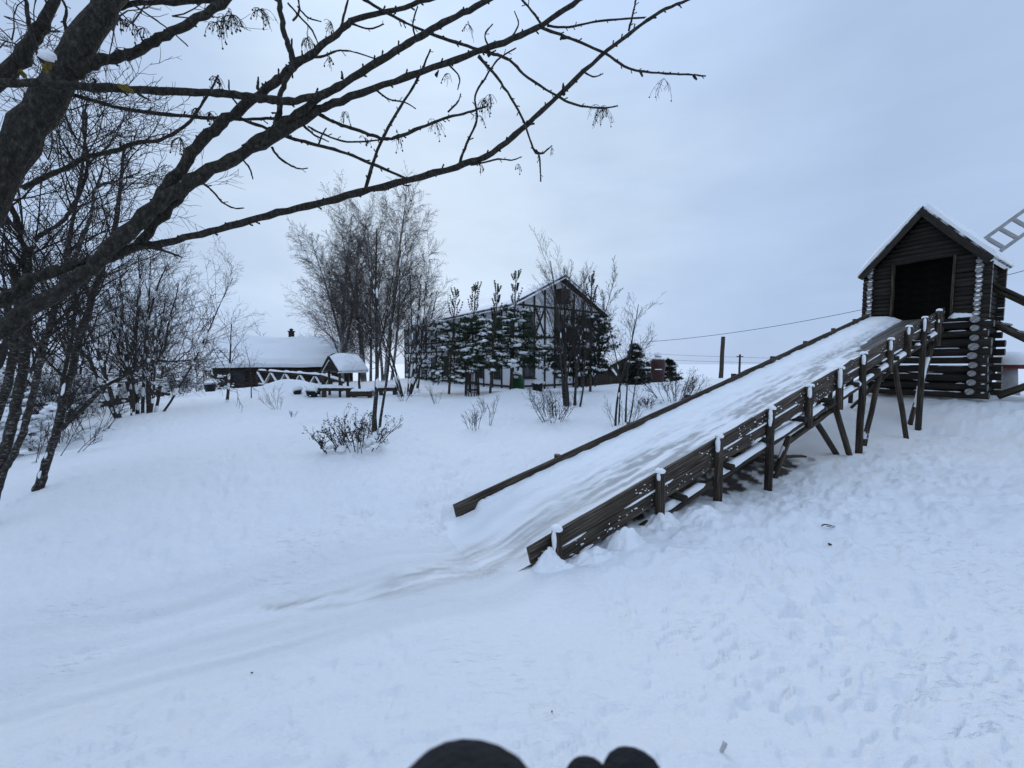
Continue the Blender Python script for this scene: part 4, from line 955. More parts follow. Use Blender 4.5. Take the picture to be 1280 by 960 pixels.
# ------------------------------------------------------------------ bare trees
class Br:
    def __init__(s): s.d = {}; s.snow = []
    def put(s, pts, rad, sides):
        s.d.setdefault((len(pts), sides), []).append((pts, rad))
    def emit(s, mb, mi=0):
        for (n_, k_), L_ in s.d.items():
            mb.tubes(np.array([a for a, _ in L_]), np.array([b for _, b in L_]), k_, mi)
def grow(br, rng, p, d, L, r, lvl, P):
    """recursive branch; P: dict of per-level lists"""
    n_ = P['seg'][lvl]; pts = [tuple(p)]; rad = [r]; q = Vector(p); dd = Vector(d)
    tipr = r * P['taper'][lvl]; nodes = []
    for i in range(n_):
        dd = (dd + Vector((rng.gauss(0, 1), rng.gauss(0, 1), rng.gauss(0, 1))) * P['wig'][lvl] + Vector((0, 0, P['up'][lvl]))).normalized()
        q = q + dd * (L / n_); pts.append(tuple(q)); rad.append(r + (tipr - r) * (i + 1) / n_); nodes.append((q.copy(), dd.copy(), (i + 1) / n_))
    br.put(pts, rad, 6 if lvl == 0 and r > .03 else (4 if r > .012 else 3))
    if P.get('snow') and lvl <= P.get('snowlvl', 1) and r > P['snowr']:
        for i in range(n_):
            if rng.random() < P['snow']: br.snow.append((pts[i], pts[i + 1], rad[i]))
    if lvl + 1 < len(P['seg']):
        nc = P['n'][lvl]; nc = max(1, int(nc * (.7 + .6 * rng.random())))
        for c in range(nc):
            f = P['start'][lvl] + (1 - P['start'][lvl]) * (c + rng.random()) / nc
            k_ = min(n_ - 1, int(f * n_)); a0 = Vector(pts[k_]); a1 = Vector(pts[k_ + 1]); pos = a0.lerp(a1, f * n_ - k_); base = (a1 - a0).normalized()
            ang = math.radians(P['ang'][lvl] * (.7 + .6 * rng.random())); az = rng.random() * 6.283
            pr = base.orthogonal().normalized(); pr.rotate(Quaternion(base, az)); cd_ = (base * math.cos(ang) + pr * math.sin(ang)).normalized()
            rr = (r + (tipr - r) * f); ll = L * P['len'][lvl] * (1 - P.get('fall', .5) * f) * (.7 + .6 * rng.random())
            grow(br, rng, pos, cd_, ll, max(P['rmin'], rr * P['rr'][lvl]), lvl + 1, P)
def tree(name, base, stems, P, label, cat, seed, bark, group=None, rmin=None, snowmat=True):
    rng = random.Random(seed); t_ = thing(name, base, label, cat, group)
    tr = Br(); cr_ = Br()
    for off, dirv, L, r in stems:
        b0 = Br(); grow(b0, rng, Vector(base) + Vector(off) - Vector(dirv).normalized() * .12, Vector(dirv).normalized(), L, r, 0, P)
        m_ = MB()
        one = Br()
        for key, lst in b0.d.items():
            for it in lst:
                if it[1][0] == r and len(it[0]) == P['seg'][0] + 1 and it is b0.d[(P['seg'][0] + 1, key[1])][0] : one.put(it[0], it[1], 7)
                else: cr_.d.setdefault(key, []).append(it)
        one.emit(m_)
        if not m_.empty(): m_.build('trunk', bark, t_)
        cr_.snow += b0.snow
    m_ = MB(); cr_.emit(m_); m_.build('crown', M[P.get('twigmat', 'twig')], t_)
    if cr_.snow:
        m_ = MB(); A_ = np.array([s_[0] for s_ in cr_.snow]); B_ = np.array([s_[1] for s_ in cr_.snow]); R_ = np.array([s_[2] for s_ in cr_.snow])
        f0 = rs.rand(len(R_), 1) * .4; f1 = f0 + .3 + rs.rand(len(R_), 1) * .3
        off = np.array(P.get('snowoff', (.45, -.35, .8))); dn = (B_ - A_) / (np.linalg.norm(B_ - A_, axis=1, keepdims=True) + 1e-9)
        off = off[None] - dn * (dn @ off)[:, None]; off /= np.linalg.norm(off, axis=1, keepdims=True) + 1e-9; Z_ = off * (R_ * .5)[:, None]
        p0 = A_ + (B_ - A_) * f0 + Z_; p3 = A_ + (B_ - A_) * f1 + Z_; pts = np.stack([p0, p0 * .8 + p3 * .2, p0 * .2 + p3 * .8, p3], 1)
        rr = np.stack([R_ * .3, R_ * .85, R_ * .85, R_ * .3], 1) * P.get('snowfat', 1); m_.tubes(pts, rr, 5); m_.build('snow', M['snow'], t_)
    return t_
P_alder = dict(seg=[9, 6, 4, 3], taper=[.25, .3, .4, .5], wig=[.05, .08, .11, .15], up=[.02, .05, .05, .03], n=[16, 9, 6], start=[.2, .15, .15], ang=[38, 38, 42], len=[.42, .5, .55], rr=[.42, .55, .65], rmin=.0036, fall=.5, snow=.6, snowr=.011, snowfat=1.1)
def stems_fan(n_, spread, L, r, seed, rad=.5, lean=(0, 0)):
    rng = random.Random(seed); out = []
    for i in range(n_):
        a = rng.random() * 6.283; q = rng.random() ** .6
        out.append(((math.cos(a) * rad * q, math.sin(a) * rad * q, 0), (math.cos(a) * spread * q + lean[0], math.sin(a) * spread * q + lean[1], 1), L * (.75 + .4 * rng.random()), r * (.7 + .5 * rng.random())))
    return out
tree('alder_clump', G(168, 13), stems_fan(9, .34, 5.0, .055, 3, .55), P_alder, 'dense many-stemmed bare alder clump with snow on its stems at left', 'tree', 11, M['bark2'], 'bare trees on the left')
tree('alder_clump', G(196, 13.2), stems_fan(4, .3, 4.8, .05, 5, .3, (.42, 0)), dict(P_alder, snow=.6, snowfat=1.3, snowoff=(.55, -.3, .8)), 'right-leaning snowy stems on the right of the alder clump', 'tree', 12, M['bark2'], 'bare trees on the left')
tree('alder_clump', G(120, 16), stems_fan(4, .3, 6.0, .055, 6, .9), dict(P_alder, n=[11, 7, 5], snow=.6, snowfat=1.25), 'bare alder stems behind the nearest leaning trunk', 'tree', 13, M['bark2'], 'bare trees on the left')
tree('alder_clump', G(60, 15), stems_fan(4, .35, 6.5, .055, 8, 1.2), dict(P_alder, n=[11, 7, 5], snow=.6, snowfat=1.25), 'far left tangle of bare alders seen under the big limb', 'tree', 14, M['bark2'], 'bare trees on the left')
tree('alder_clump', G(-20, 12), stems_fan(3, .35, 7.0, .06, 9, 1.0, (.1, 0)), dict(P_alder, n=[11, 7, 5], snow=.6, snowfat=1.25), 'bare alders at the left edge of the picture', 'tree', 15, M['bark2'], 'bare trees on the left')
P_orch = dict(P_alder, seg=[7, 6, 4, 3], n=[10, 7, 4], up=[.03, .07, .06, .05], ang=[50, 40, 40], len=[.6, .5, .5], start=[.25, .2, .2], snow=.5, snowfat=1.2, snowr=.012)
tree('fruit_tree', G(282, 15.5), [((0, 0, 0), (.06, 0, 1), 3.3, .06)], P_orch, 'small bare fruit tree with snow in its forks before the low house', 'tree', 21, M['bark2'])
tree('sapling', G(313, 17), [((0, 0, 0), (0, 0, 1), 2.4, .025)], dict(P_orch, n=[8, 4, 2], snow=0), 'thin bare sapling just right of the small fruit tree', 'tree', 22, M['bark2'])
P_bir = dict(seg=[11, 7, 5, 3], taper=[.12, .2, .35, .5], wig=[.03, .05, .07, .09], up=[.02, .03, -.04, -.16], n=[42, 16, 9], start=[.12, .12, .1], ang=[36, 34, 38], len=[.42, .38, .42], rr=[.24, .45, .6], rmin=.0078, fall=.55, snow=.0, snowr=.03, twigmat='birchtwig')
for i, (px, d, h, lab) in enumerate(((428, 29, 12.6, 'tall bare birch with drooping twigs, left one of the pair'), (482, 29.5, 13.6, 'tall bare birch with drooping twigs, right one of the pair'), (456, 31, 11.6, 'bare birch crown filling the gap between the birch pair'))):
    tree('birch_tree', G(px, d), [((0, 0, 0), ((-.03, .05, .01)[i], 0, 1), h, .16), ((.4, .2, 0), ((-.16, .15, .03)[i], .02, 1), h * .86, .12), ((-.3, .2, 0), ((.05, -.05, -.08)[i], .08, 1), h * .92, .12)], P_bir, lab, 'tree', 31 + i, M['birchbark'], 'birches beside the white house')
P_mid = dict(P_alder, n=[13, 7, 5], snow=.35, snowr=.013, len=[.4, .5, .55])
tree('bare_tree', G(466, 8.6), [((0, 0, 0), (.06, 0, 1), 4.6, .055), ((.1, .05, 0), (.14, .02, 1), 4.2, .035), ((.03, .1, 0), (-.02, .05, 1), 4.0, .03)], dict(P_mid, start=[.42, .2, .15], ang=[24, 28, 35], len=[.36, .5, .5], rmin=.003, snow=.2, snowr=.01), 'slim bare tree rising out of the snowy shrub in mid-lawn', 'tree', 41, M['bark2'])
tree('bare_tree', G(507, 18.5), stems_fan(5, .34, 6.6, .06, 43, .25), dict(P_mid, snow=.55, snowfat=1.2), 'bushy bare tree with snow-lined boughs left of the white house', 'tree', 43, M['bark2'])
tree('bare_tree', G(520, 23), stems_fan(4, .3, 6.8, .05, 46, .3), dict(P_mid, rmin=.007), 'thin bare tree against the left end of the white house', 'tree', 46, M['bark2'])
tree('bare_tree', G(716, 14), stems_fan(9, .13, 4.7, .045, 47, .42), dict(P_mid, start=[.3, .2, .15], ang=[24, 30, 35], snow=.12), 'tight clump of thin dark stems in front of the gable end', 'tree', 47, M['bark2'])
tree('bare_tree', G(727, 22), stems_fan(5, .10, 6.3, .05, 48, .8), dict(P_mid, n=[15, 7, 5], rmin=.008, len=[.3, .45, .5], ang=[30, 32, 38], up=[.02, .08, .06, .05], snow=0), 'tall feathery bare tree rising above the house gable', 'tree', 48, M['bark2'])
tree('bare_tree', G(770, 10), [((0, 0, 0), (-.02, 0, 1), 3.3, .034), ((.12, .05, 0), (.03, 0, 1), 2.8, .026)], dict(P_mid, start=[.35, .2, .15], n=[11, 6, 4], rmin=.0035, snow=.1, snowr=.01), 'thin bare tree with two stems beside the far rail of the slide', 'tree', 49, M['bark2'])
tree('bare_tree', G(783, 10.4), [((0, 0, 0), (.05, 0, 1), 2.9, .026), ((.1, 0, 0), (.14, 0, 1), 2.4, .018)], dict(P_mid, start=[.3, .2, .15], n=[10, 5, 4], rmin=.0035, snow=0), 'lower bare sapling just right of the two-stemmed tree', 'tree', 50, M['bark2'])

# nearer leaning trunks at left, traced
def traced(paths, mat_, t_, name, sides=8):
    for k_, (pts, nm) in enumerate(paths):
        P_ = np.array([tuple(W(x, y, d)) for x, y, d, w_ in pts]); R_ = np.array([w_ * d / FPX / 2 / (.35 + .65 * math.sqrt(1 + ((x - 640) / FPX) ** 2 + ((y - 480) / FPX) ** 2)) for x, y, d, w_ in pts])
        # resample smoothly (Catmull-Rom)
        n_ = len(P_); tt = np.linspace(0, n_ - 1, (n_ - 1) * 5 + 1); out = []; rad = []
        for q in tt:
            i = min(int(q), n_ - 2); f = q - i; p0, p1, p2, p3 = P_[max(0, i - 1)], P_[i], P_[i + 1], P_[min(n_ - 1, i + 2)]
            out.append(.5 * ((2 * p1) + (-p0 + p2) * f + (2 * p0 - 5 * p1 + 4 * p2 - p3) * f * f + (-p0 + 3 * p1 - 3 * p2 + p3) * f ** 3)); rad.append(R_[i] * (1 - f) + R_[i + 1] * f)
        rad = np.array(rad) * (1 + .05 * np.sin(np.arange(len(rad)) * 1.7 + k_) + np.where(np.array(rad) > .03, .025, .07) * rs.randn(len(rad))); out = np.array(out); out[1:-1] += rs.randn(len(out) - 2, 3) * np.minimum(rad[1:-1, None] * .16, .004)
        m_ = MB(); m_.tubes(np.array(out), rad, sides, cap=True); m_.build(nm, mat_, t_)
        yield np.array(out), rad
def twigs_on(t_, paths, seed, n_, L, r, P, matn='twig', upb=.3, lo=.2):
    rng = random.Random(seed); br = Br()
    for out, rad in paths:
        k_ = int(n_ * len(out) / 20) + 1
        for _ in range(k_):
            i = rng.randrange(int(len(out) * lo), len(out) - 1); d = Vector(out[i + 1] - out[i]).normalized(); a = d.orthogonal().normalized(); a.rotate(Quaternion(d, rng.random() * 6.283))
            dirv = (d * .7 + a * .8 + Vector((0, 0, upb))).normalized(); grow(br, rng, Vector(out[i]), dirv, L * (.5 + rng.random()), min(r, rad[i] * .5), 0, P)
    m_ = MB(); br.emit(m_); m_.build('crown', M[matn], t_)
P_tw = dict(seg=[6, 4, 3], taper=[.3, .4, .5], wig=[.12, .16, .2], up=[.05, .04, .03], n=[7, 5], start=[.15, .15], ang=[42, 42], len=[.55, .55], rr=[.6, .7], rmin=.0035, fall=.5)
lt = thing('leaning_tree', G(46, 5.5), 'leaning lichen-barked tree with one low side branch at left', 'tree', 'bare trees on the left')
dd = 5.5
pa = list(traced([([(43, 622, dd, 15), (49, 608, dd, 14), (55, 588, dd, 12), (65, 556, dd, 11), (73, 530, dd, 11), (80, 496, dd, 10), (90, 466, dd, 10), (98, 427, dd + .1, 9), (112, 385, dd + .1, 8.5), (123, 348, dd + .2, 8), (140, 300, dd + .3, 7), (150, 240, dd + .3, 5), (155, 180, dd + .3, 3)], 'trunk'),
     ([(76, 537, dd, 8), (100, 514, dd + .1, 7), (125, 489, dd + .2, 6), (146, 475, dd + .3, 4.5), (192, 453, dd + .5, 3.5), (216, 452, dd + .5, 2.5), (240, 450, dd + .6, 1.5)], 'branch'),
     ([(73, 528, dd, 6), (78, 480, dd + .2, 5.5), (86, 440, dd + .3, 5), (93, 400, dd + .4, 4), (95, 340, dd + .4, 3)], 'branch')], M['bark2'], lt, 'x'))
twigs_on(lt, pa, 61, 9, 1.0, .012, P_tw, lo=.4)
P_ = pa[0][0]; snow_strip('snow', [Vector(P_[i]) + Vector((.018, -.052, .01)) for i in range(2, 30)], .03, .012, lt, 7, dens=2.2, upv=Vector((.35, -.85, .4)).normalized(), gaps=.5, freq=7)
lt2 = thing('forked_tree', G(-40, 4.6), 'twin dark trunks crossing the left picture edge with snow in the fork', 'tree', 'bare trees on the left')
d2 = 4.6
pb = list(traced([([(-25, 680, d2, 14), (-8, 625, d2, 13), (4, 590, d2, 10), (15, 573, d2, 9), (29, 540, d2, 9), (37, 509, d2, 9), (44, 482, d2, 9), (52, 444, d2, 9), (57, 423, d2, 8.5), (65, 397, d2, 8), (80, 340, d2 + .1, 7), (92, 270, d2 + .1, 5), (104, 200, d2 + .1, 4), (108, 140, d2, 3)], 'trunk'),
     ([(-8, 600, d2, 14), (8, 557, d2, 14), (17, 523, d2, 14), (25, 482, d2, 13), (31, 444, d2, 13), (32, 400, d2, 13), (34, 330, d2, 12), (30, 300, d2, 10), (17, 265, d2, 8), (5, 230, d2, 6), (-8, 190, d2, 5)], 'trunk'),
     ([(35, 315, d2, 8), (45, 298, d2, 7), (57, 290, d2, 6), (78, 277, d2 + .1, 5.5), (92, 255, d2 + .1, 5), (105, 228, d2 + .2, 4.5), (110, 195, d2 + .2, 4), (104, 160, d2 + .2, 3), (110, 120, d2 + .3, 2)], 'branch'),
     ([(90, 335, d2, 6), (100, 305, d2, 5), (114, 270, d2, 4), (120, 235, d2 + .1, 3.5), (150, 225, d2 + .1, 2.5), (175, 215, d2 + .1, 2)], 'branch'),
     ([(-10, 470, d2, 11), (8, 430, d2, 10), (12, 400, d2, 9), (5, 360, d2, 8)], 'branch'), ([(-12, 540, d2 + .6, 12), (6, 490, d2 + .6, 12), (18, 440, d2 + .6, 11), (24, 390, d2 + .6, 10), (14, 330, d2 + .6, 8)], 'branch')], M['bark2'], lt2, 'x'))
twigs_on(lt2, pb, 62, 13, .95, .011, P_tw, lo=.45)
m_ = MB(); blobs(m_, [tuple(W(37, 298, d2 - .03)), tuple(W(38, 303, d2 - .03))], [(.05, .05, .08), (.04, .04, .06)], 3, False); m_.build('snow', M['snow'], lt2)

# ------------------------------------------------------------------ the rowan in the foreground, traced limb by limb
rw_base = Vector((-2.75, 1.15, 0)); rw_base.z = gz(-2.75, 1.15)
rw = thing('rowan_tree', rw_base, 'big dark rowan with lichen and dry berry stalks reaching over the picture from the left', 'tree')
def D(x, d0=1.42, k_=.0010): return d0 + max(0, x) * k_          # limbs reach away from the camera as they spread right
limbs = []
def limb(nm, pts, d0=1.42, k_=.0010): limbs.append(([(x, y, D(x, d0, k_), w_ * (1 if w_ < 9 else .9)) for x, y, w_ in pts], nm))
limb('trunk', [(-330, 760, 95), (-230, 600, 84), (-120, 420, 72), (-60, 320, 66), (24, 180, 58), (80, 90, 50), (136, 0, 42), (175, -70, 38), (230, -170, 34)], 1.45)
limb('limb', [(-70, 190, 36), (-20, 122, 30), (20, 82, 26), (48, 40, 20), (68, 0, 16), (82, -50, 14)], 1.55)
limb('limb', [(-260, 640, 60), (-150, 520, 44), (-60, 452, 36), (0, 412, 29), (80, 362, 25), (120, 328, 24), (160, 292, 23), (197, 254, 22), (240, 227, 20), (300, 193, 17.5), (345, 169, 16), (399, 137, 12), (427, 126, 11.5), (495, 101, 9), (570, 75, 8.5), (630, 52, 8), (679, 30, 7.5), (724, 0, 7), (770, -30, 6)], 1.36)
limb('branch', [(305, 186, 12), (340, 163, 13), (371, 143, 13), (400, 122, 12), (440, 97, 11), (495, 64, 10.5), (532, 41, 10), (570, 21, 9), (611, 0, 8), (660, -30, 6)], 1.345)
limb('branch', [(190, 262, 16), (215, 225, 18), (240, 192, 17), (266, 163, 16), (297, 139, 15), (342, 105, 14), (366, 84, 13), (387, 69, 11), (421, 43, 9.5), (445, 24, 8), (487, 14, 7), (536, 0, 6), (590, -18, 5)], 1.38)
limb('branch', [(-80, 94, 17), (0, 102, 17), (60, 105, 16), (100, 108, 15), (200, 113, 12.5), (250, 115, 12.5), (294, 118, 12.5), (331, 124, 12), (370, 125, 11.5), (405, 118, 10)], 1.30)
limb('branch', [(366, 86, 12), (363, 62, 10), (353, 32, 8.5), (349, 0, 7.5), (348, -40, 6)], 1.38)
limb('branch', [(366, 84, 9), (354, 108, 9), (348, 140, 8), (344, 168, 9)], 1.37)
limb('branch', [(100, 342, 16), (130, 325, 17), (150, 316, 16), (169, 309, 15), (200, 305, 12), (240, 295, 11), (300, 279, 10.5), (360, 264, 10), (420, 249, 9.5), (495, 229, 8.5), (570, 208, 8), (615, 191, 7.5), (660, 154, 7), (697, 120, 6.5), (750, 71, 6), (795, 36, 5), (825, 15, 4.5), (859, 0, 4), (890, -14, 3)], 1.40)
limb('branch', [(232, 236, 14), (212, 258, 16), (190, 285, 15), (168, 309, 15)], 1.42)
limb('limb', [(-90, 400, 30), (0, 378, 25), (40, 350, 22), (80, 336, 17), (118, 322, 14)], 1.40)
limb('stub', [(-40, 440, 16), (0, 434, 15), (30, 432, 12), (52, 429, 5)], 1.34)
limb('limb', [(92, 92, 24), (115, 77, 22), (140, 73, 18), (170, 66, 16), (199, 48, 15.5), (240, 28, 14.5), (270, 10, 13.5), (300, -14, 12)], 1.44)
limb('branch', [(140, 12, 11), (175, 3, 9), (240, 2, 8), (270, 0, 7), (310, -8, 6)], 1.5)
limb('branch', [(88, 118, 6), (120, 126, 6), (150, 135, 6), (210, 143, 5.5), (260, 147, 5), (300, 149, 4.5), (340, 148, 4), (361, 146, 3)], 1.48)
limb('branch', [(299, 148, 4.5), (335, 161, 4.5), (362, 172, 4.5), (396, 181, 4.5), (433, 192, 4), (470, 207, 4), (514, 226, 3)], 1.42)
limb('branch', [(398, 142, 6), (410, 149, 5), (427, 156, 5), (456, 166, 4.5), (480, 173, 4.5), (497, 171, 4.5), (532, 157, 4), (560, 147, 3.5), (590, 139, 3), (608, 133, 2)], 1.40)
limb('branch', [(456, 239, 4.5), (472, 187, 4), (495, 142, 3.5), (521, 101, 3.2), (538, 62, 2.6)], 1.42)
limb('branch', [(574, 206, 4.5), (583, 180, 3.5), (596, 150, 3.2), (594, 120, 3), (607, 97, 2.6), (622, 75, 2.4), (645, 60, 1.8)], 1.40)
limb('branch', [(598, 70, 5), (614, 88, 4), (630, 109, 3.6), (652, 146, 3.2), (667, 187, 2.8), (674, 195, 2.6), (676, 227, 1.8)], 1.36)
limb('branch', [(506, 28, 3), (547, 45, 4.5), (585, 58, 4.5), (612, 66, 4.2), (637, 75, 4), (660, 97, 3.6), (697, 120, 3.4), (720, 131, 3), (754, 135, 2.4), (772, 132, 1.6)], 1.37)
limb('branch', [(672, 34, 5), (700, 43, 4.2), (720, 51, 3.8), (757, 67, 3.4), (787, 86, 3.2), (832, 92, 2.8), (860, 93, 2.6), (882, 95, 2)], 1.37)
limb('branch', [(684, 32, 3.6), (710, 34, 3), (750, 26, 3), (806, 22, 2.6)], 1.38)
limb('branch', [(786, 38, 3.4), (791, 18, 3), (796, -6, 2.6)], 1.40)
limb('branch', [(680, 34, 3.6), (660, 8, 3.2), (640, -12, 3)], 1.37)
limb('branch', [(450, -4, 4.5), (480, 14, 4.5), (508, 29, 3.5)], 1.36)
limb('branch', [(28, 236, 8), (50, 224, 8), (81, 211, 7.5), (112, 196, 7), (146, 188, 6.5), (172, 178, 6), (197, 176, 5), (225, 162, 4.5), (240, 148, 4), (258, 122, 3.4), (273, 94, 2.4)], 1.62)
limb('branch', [(32, 0, 6), (36, 30, 6.5), (42, 50, 6.5), (50, 72, 7), (57, 80, 8)], 1.5)
limb('branch', [(78, 0, 4), (83, 12, 4), (81, 28, 5), (83, 38, 6)], 1.5)
limb('branch', [(165, 5, 3), (190, 22, 2.6), (215, 40, 2.4), (235, 58, 2)], 1.4)
limb('branch', [(366, 26, 3), (374, 14, 3), (372, -6, 3)], 1.45)
limb('branch', [(360, 4, 3), (376, 22, 3), (390, 38, 2.8), (398, 56, 1.6)], 1.46)
limb('branch', [(372, 8, 2.6), (385, 22, 2.4), (402, 27, 1.6)], 1.46)
limb('branch', [(340, 184, 4), (348, 196, 3.4), (362, 206, 3), (374, 211, 2), (385, 210, 1.4)], 1.40)
limb('branch', [(252, 228, 3.6), (265, 238, 3), (277, 252, 2.6), (292, 260, 2.2), (305, 260, 1.6)], 1.40)
limb('branch', [(378, 156, 4), (392, 168, 3), (411, 177, 1.6)], 1.38)
limb('branch', [(385, 158, 3), (402, 167, 2.8), (434, 177, 2.5), (476, 175, 2)], 1.39)
limb('branch', [(170, 308, 6), (200, 312, 4.5), (228, 322, 2)], 1.38)
limb('branch', [(383, 72, 5), (405, 70, 3.5), (425, 63, 2.6), (446, 66, 2), (470, 74, 1.6)], 1.38)
limb('branch', [(425, 40, 4), (430, 20, 3.6), (436, -4, 3)], 1.38)
limb('branch', [(664, 184, 2.6), (676, 192, 2.4), (684, 187, 2), (690, 182, 1.4)], 1.36)
limb('branch', [(588, 206, 3), (606, 203, 2.4), (622, 199, 2.2), (640, 200, 1.8), (652, 196, 1.4)], 1.40)
limb('branch', [(500, 229, 2.6), (508, 232, 2), (514, 231, 1.4)], 1.40)
limb('branch', [(560, 140, 2.6), (572, 128, 2.2), (576, 117, 1.6)], 1.40)
limb('branch', [(398, 182, 2.6), (402, 170, 2.2), (408, 160, 1.6)], 1.40)
limb('branch', [(300, 196, 3), (312, 210, 2.4), (316, 224, 1.6)], 1.37)
limb('branch', [(470, 112, 3), (486, 124, 2.4), (506, 128, 2), (520, 136, 1.4)], 1.39)
limb('branch', [(612, 60, 3), (606, 44, 2.4), (616, 30, 1.6)], 1.38)
limb('branch', [(640, 46, 2.6), (648, 30, 2.2), (643, 14, 1.6)], 1.38)
limb('branch', [(560, 80, 2.6), (574, 96, 2.2), (572, 112, 1.5)], 1.38)
limb('branch', [(730, 90, 2.6), (742, 96, 2), (754, 92, 1.4)], 1.38)
limb('branch', [(440, 30, 3), (462, 36, 2.6), (480, 30, 2)], 1.38)
limb('branch', [(520, 50, 3), (516, 30, 2.6), (522, 8, 2)], 1.36)
limb('branch', [(300, 134, 3), (288, 118, 2.6), (286, 100, 2)], 1.37)
for (x, y, dx, dy) in ((322, 112, 1, -16), (395, 122, 2, -12), (428, 98, -1, -9), (364, 70, 1, -22), (705, 118, -1, -14), (248, 176, -3, -7), (520, 104, 4, -14), (545, 96, 3, -8), (660, 154, 8, 1), (610, 70, 8, -6), (800, 88, 3, 8), (867, 94, 4, 6), (172, 117, 16, 9), (700, 48, 8, 0)):
    limb('spur', [(x, y, 4.5), (x + dx * .5, y + dy * .5, 3.6), (x + dx, y + dy, 2)], 1.39)
rwp = list(traced(limbs, M['bark'], rw, 'x', 10))
# short spurs and buds along the thinner branches
sp_b = Br(); rsp = random.Random(33)
for out, rad in rwp:
    for i in range(1, len(out) - 1):
        seg = Vector(out[i + 1] - out[i]); L_ = seg.length
        if rad[i] > .022 or rad[i] < .0025: continue
        for _ in range(int(L_ / .05 + rsp.random() * .9)):
            d_ = seg.normalized(); a_ = d_.orthogonal().normalized(); a_.rotate(Quaternion(d_, rsp.random() * 6.283)); q = Vector(out[i]) + seg * rsp.random(); v_ = (a_ + d_ * .7).normalized(); l_ = rsp.uniform(.008, .026) + rad[i] * .8; r_ = min(.0045, rad[i] * .5)
            sp_b.put([tuple(q), tuple(q + v_ * l_ * .6), tuple(q + v_ * l_ * .85 + d_ * .002), tuple(q + v_ * l_)], [r_, r_ * .8, r_ * 1.0, r_ * .2], 5)
m_ = MB(); sp_b.emit(m_); m_.build('twigs', M['bark'], rw)
# fine twigs on the thick left part
rngr = random.Random(8); br = Br()
P_rt = dict(seg=[5, 3], taper=[.4, .5], wig=[.18, .25], up=[.05, .02], n=[4], start=[.25], ang=[45], len=[.5], rr=[.7], rmin=.0012, fall=.4)
for (x, y, d) in [(150, 20, 1.5), (165, 30, 1.5), (20, 90, 1.6), (0, 60, 1.7), (40, 60, 1.6), (75, 40, 1.6), (110, 130, 1.55), (60, 200, 1.7), (130, 190, 1.7), (180, 176, 1.7), (15, 50, 1.6), (30, 115, 1.6), (215, 20, 1.5), (5, 20, 1.6), (95, 200, 1.7)]:
    for _ in range(2): grow(br, rngr, W(x, y, d), Vector((rngr.gauss(0, 1), rngr.gauss(0, .5), rngr.gauss(.2, .8))).normalized(), .2 + .15 * rngr.random(), .003, 0, P_rt)
m_ = MB(); br.emit(m_); m_.build('twigs', M['twig'], rw)
# hanging dry berry stalks
def cluster(x, y, d, n_, L, seed, berries=.5, spread=.6):
    rng = random.Random(seed); b_ = Br(); C_ = []; p = W(x, y, d)
    for _ in range(n_):
        dirv = Vector((rng.gauss(0, spread), rng.gauss(0, spread), rng.uniform(-.6, .5))).normalized(); q = p.copy(); pts = [tuple(q)]; l_ = L * (.5 + .6 * rng.random())
        for i in range(6): dirv = (dirv + Vector((rng.gauss(0, .12), rng.gauss(0, .12), -.42))).normalized(); q = q + dirv * l_ / 6; pts.append(tuple(q))
        b_.put(pts, [.0014, .0013, .0012, .0011, .001, .001, .001], 3)
        if rng.random() < berries: C_.append(tuple(q))
        for _k in range(2):
            s_ = Vector(pts[rng.randrange(2, 5)]); e_ = s_ + Vector((rng.gauss(0, .3), rng.gauss(0, .3), -.5)) * L * .35; b_.put([tuple(s_), tuple((s_ + e_) / 2 + Vector((0, 0, .003))), tuple(e_)], [.001, .0009, .0009], 3)
    m_ = MB(); b_.emit(m_); o = m_.build('berry_stalks', M['twig'], rw)
    if C_:
        m_ = MB(); blobs(m_, C_, [(.0042, .0042, .005)] * len(C_), seed); m_.build('berries', M['berry'], o)
for i, (x, y, n_, L) in enumerate(((830, 98, 7, .13), (750, 134, 14, .12), (754, 138, 10, .11), (605, 125, 16, .09), (612, 118, 10, .08), (598, 145, 8, .07), (498, 168, 8, .08), (545, 152, 10, .08), (585, 30, 8, .08), (510, 232, 4, .09), (290, 18, 22, .09), (325, 12, 20, .09), (270, 28, 16, .08), (280, 22, 12, .08), (384, 48, 16, .08), (412, 72, 10, .05), (270, 96, 12, .06), (245, 135, 12, .06), (262, 140, 10, .06), (150, 22, 12, .06), (165, 28, 14, .07), (180, 35, 8, .06), (120, 108, 10, .05), (155, 60, 8, .06), (560, 92, 6, .08), (430, 140, 8, .07), (455, 172, 6, .06), (690, 184, 3, .05), (600, 206, 5, .05), (648, 205, 4, .05), (225, 172, 14, .08), (95, 110, 8, .06), (415, 30, 10, .07))):
    cluster(x, y, D(x, 1.40), n_, L, 400 + i)
m_ = MB(); blobs(m_, [tuple(W(58, 70, 1.40)), tuple(W(62, 68, 1.40))], [(.022, .022, .016), (.018, .018, .012)], 5, False); m_.build('snow', M['snow'], rw)
m_ = MB(); blobs(m_, [tuple(W(x, y, d)) for x, y, d in ((56, 86, 1.40), (60, 82, 1.41), (153, 109, 1.37), (158, 110, 1.375), (163, 113, 1.38), (28, 92, 1.51))], [(.014, .006, .016), (.01, .005, .014), (.014, .008, .009), (.014, .009, .01), (.01, .008, .008), (.014, .006, .012)], 5, False, rough=.4); m_.build('lichen', M['lichen'], rw)

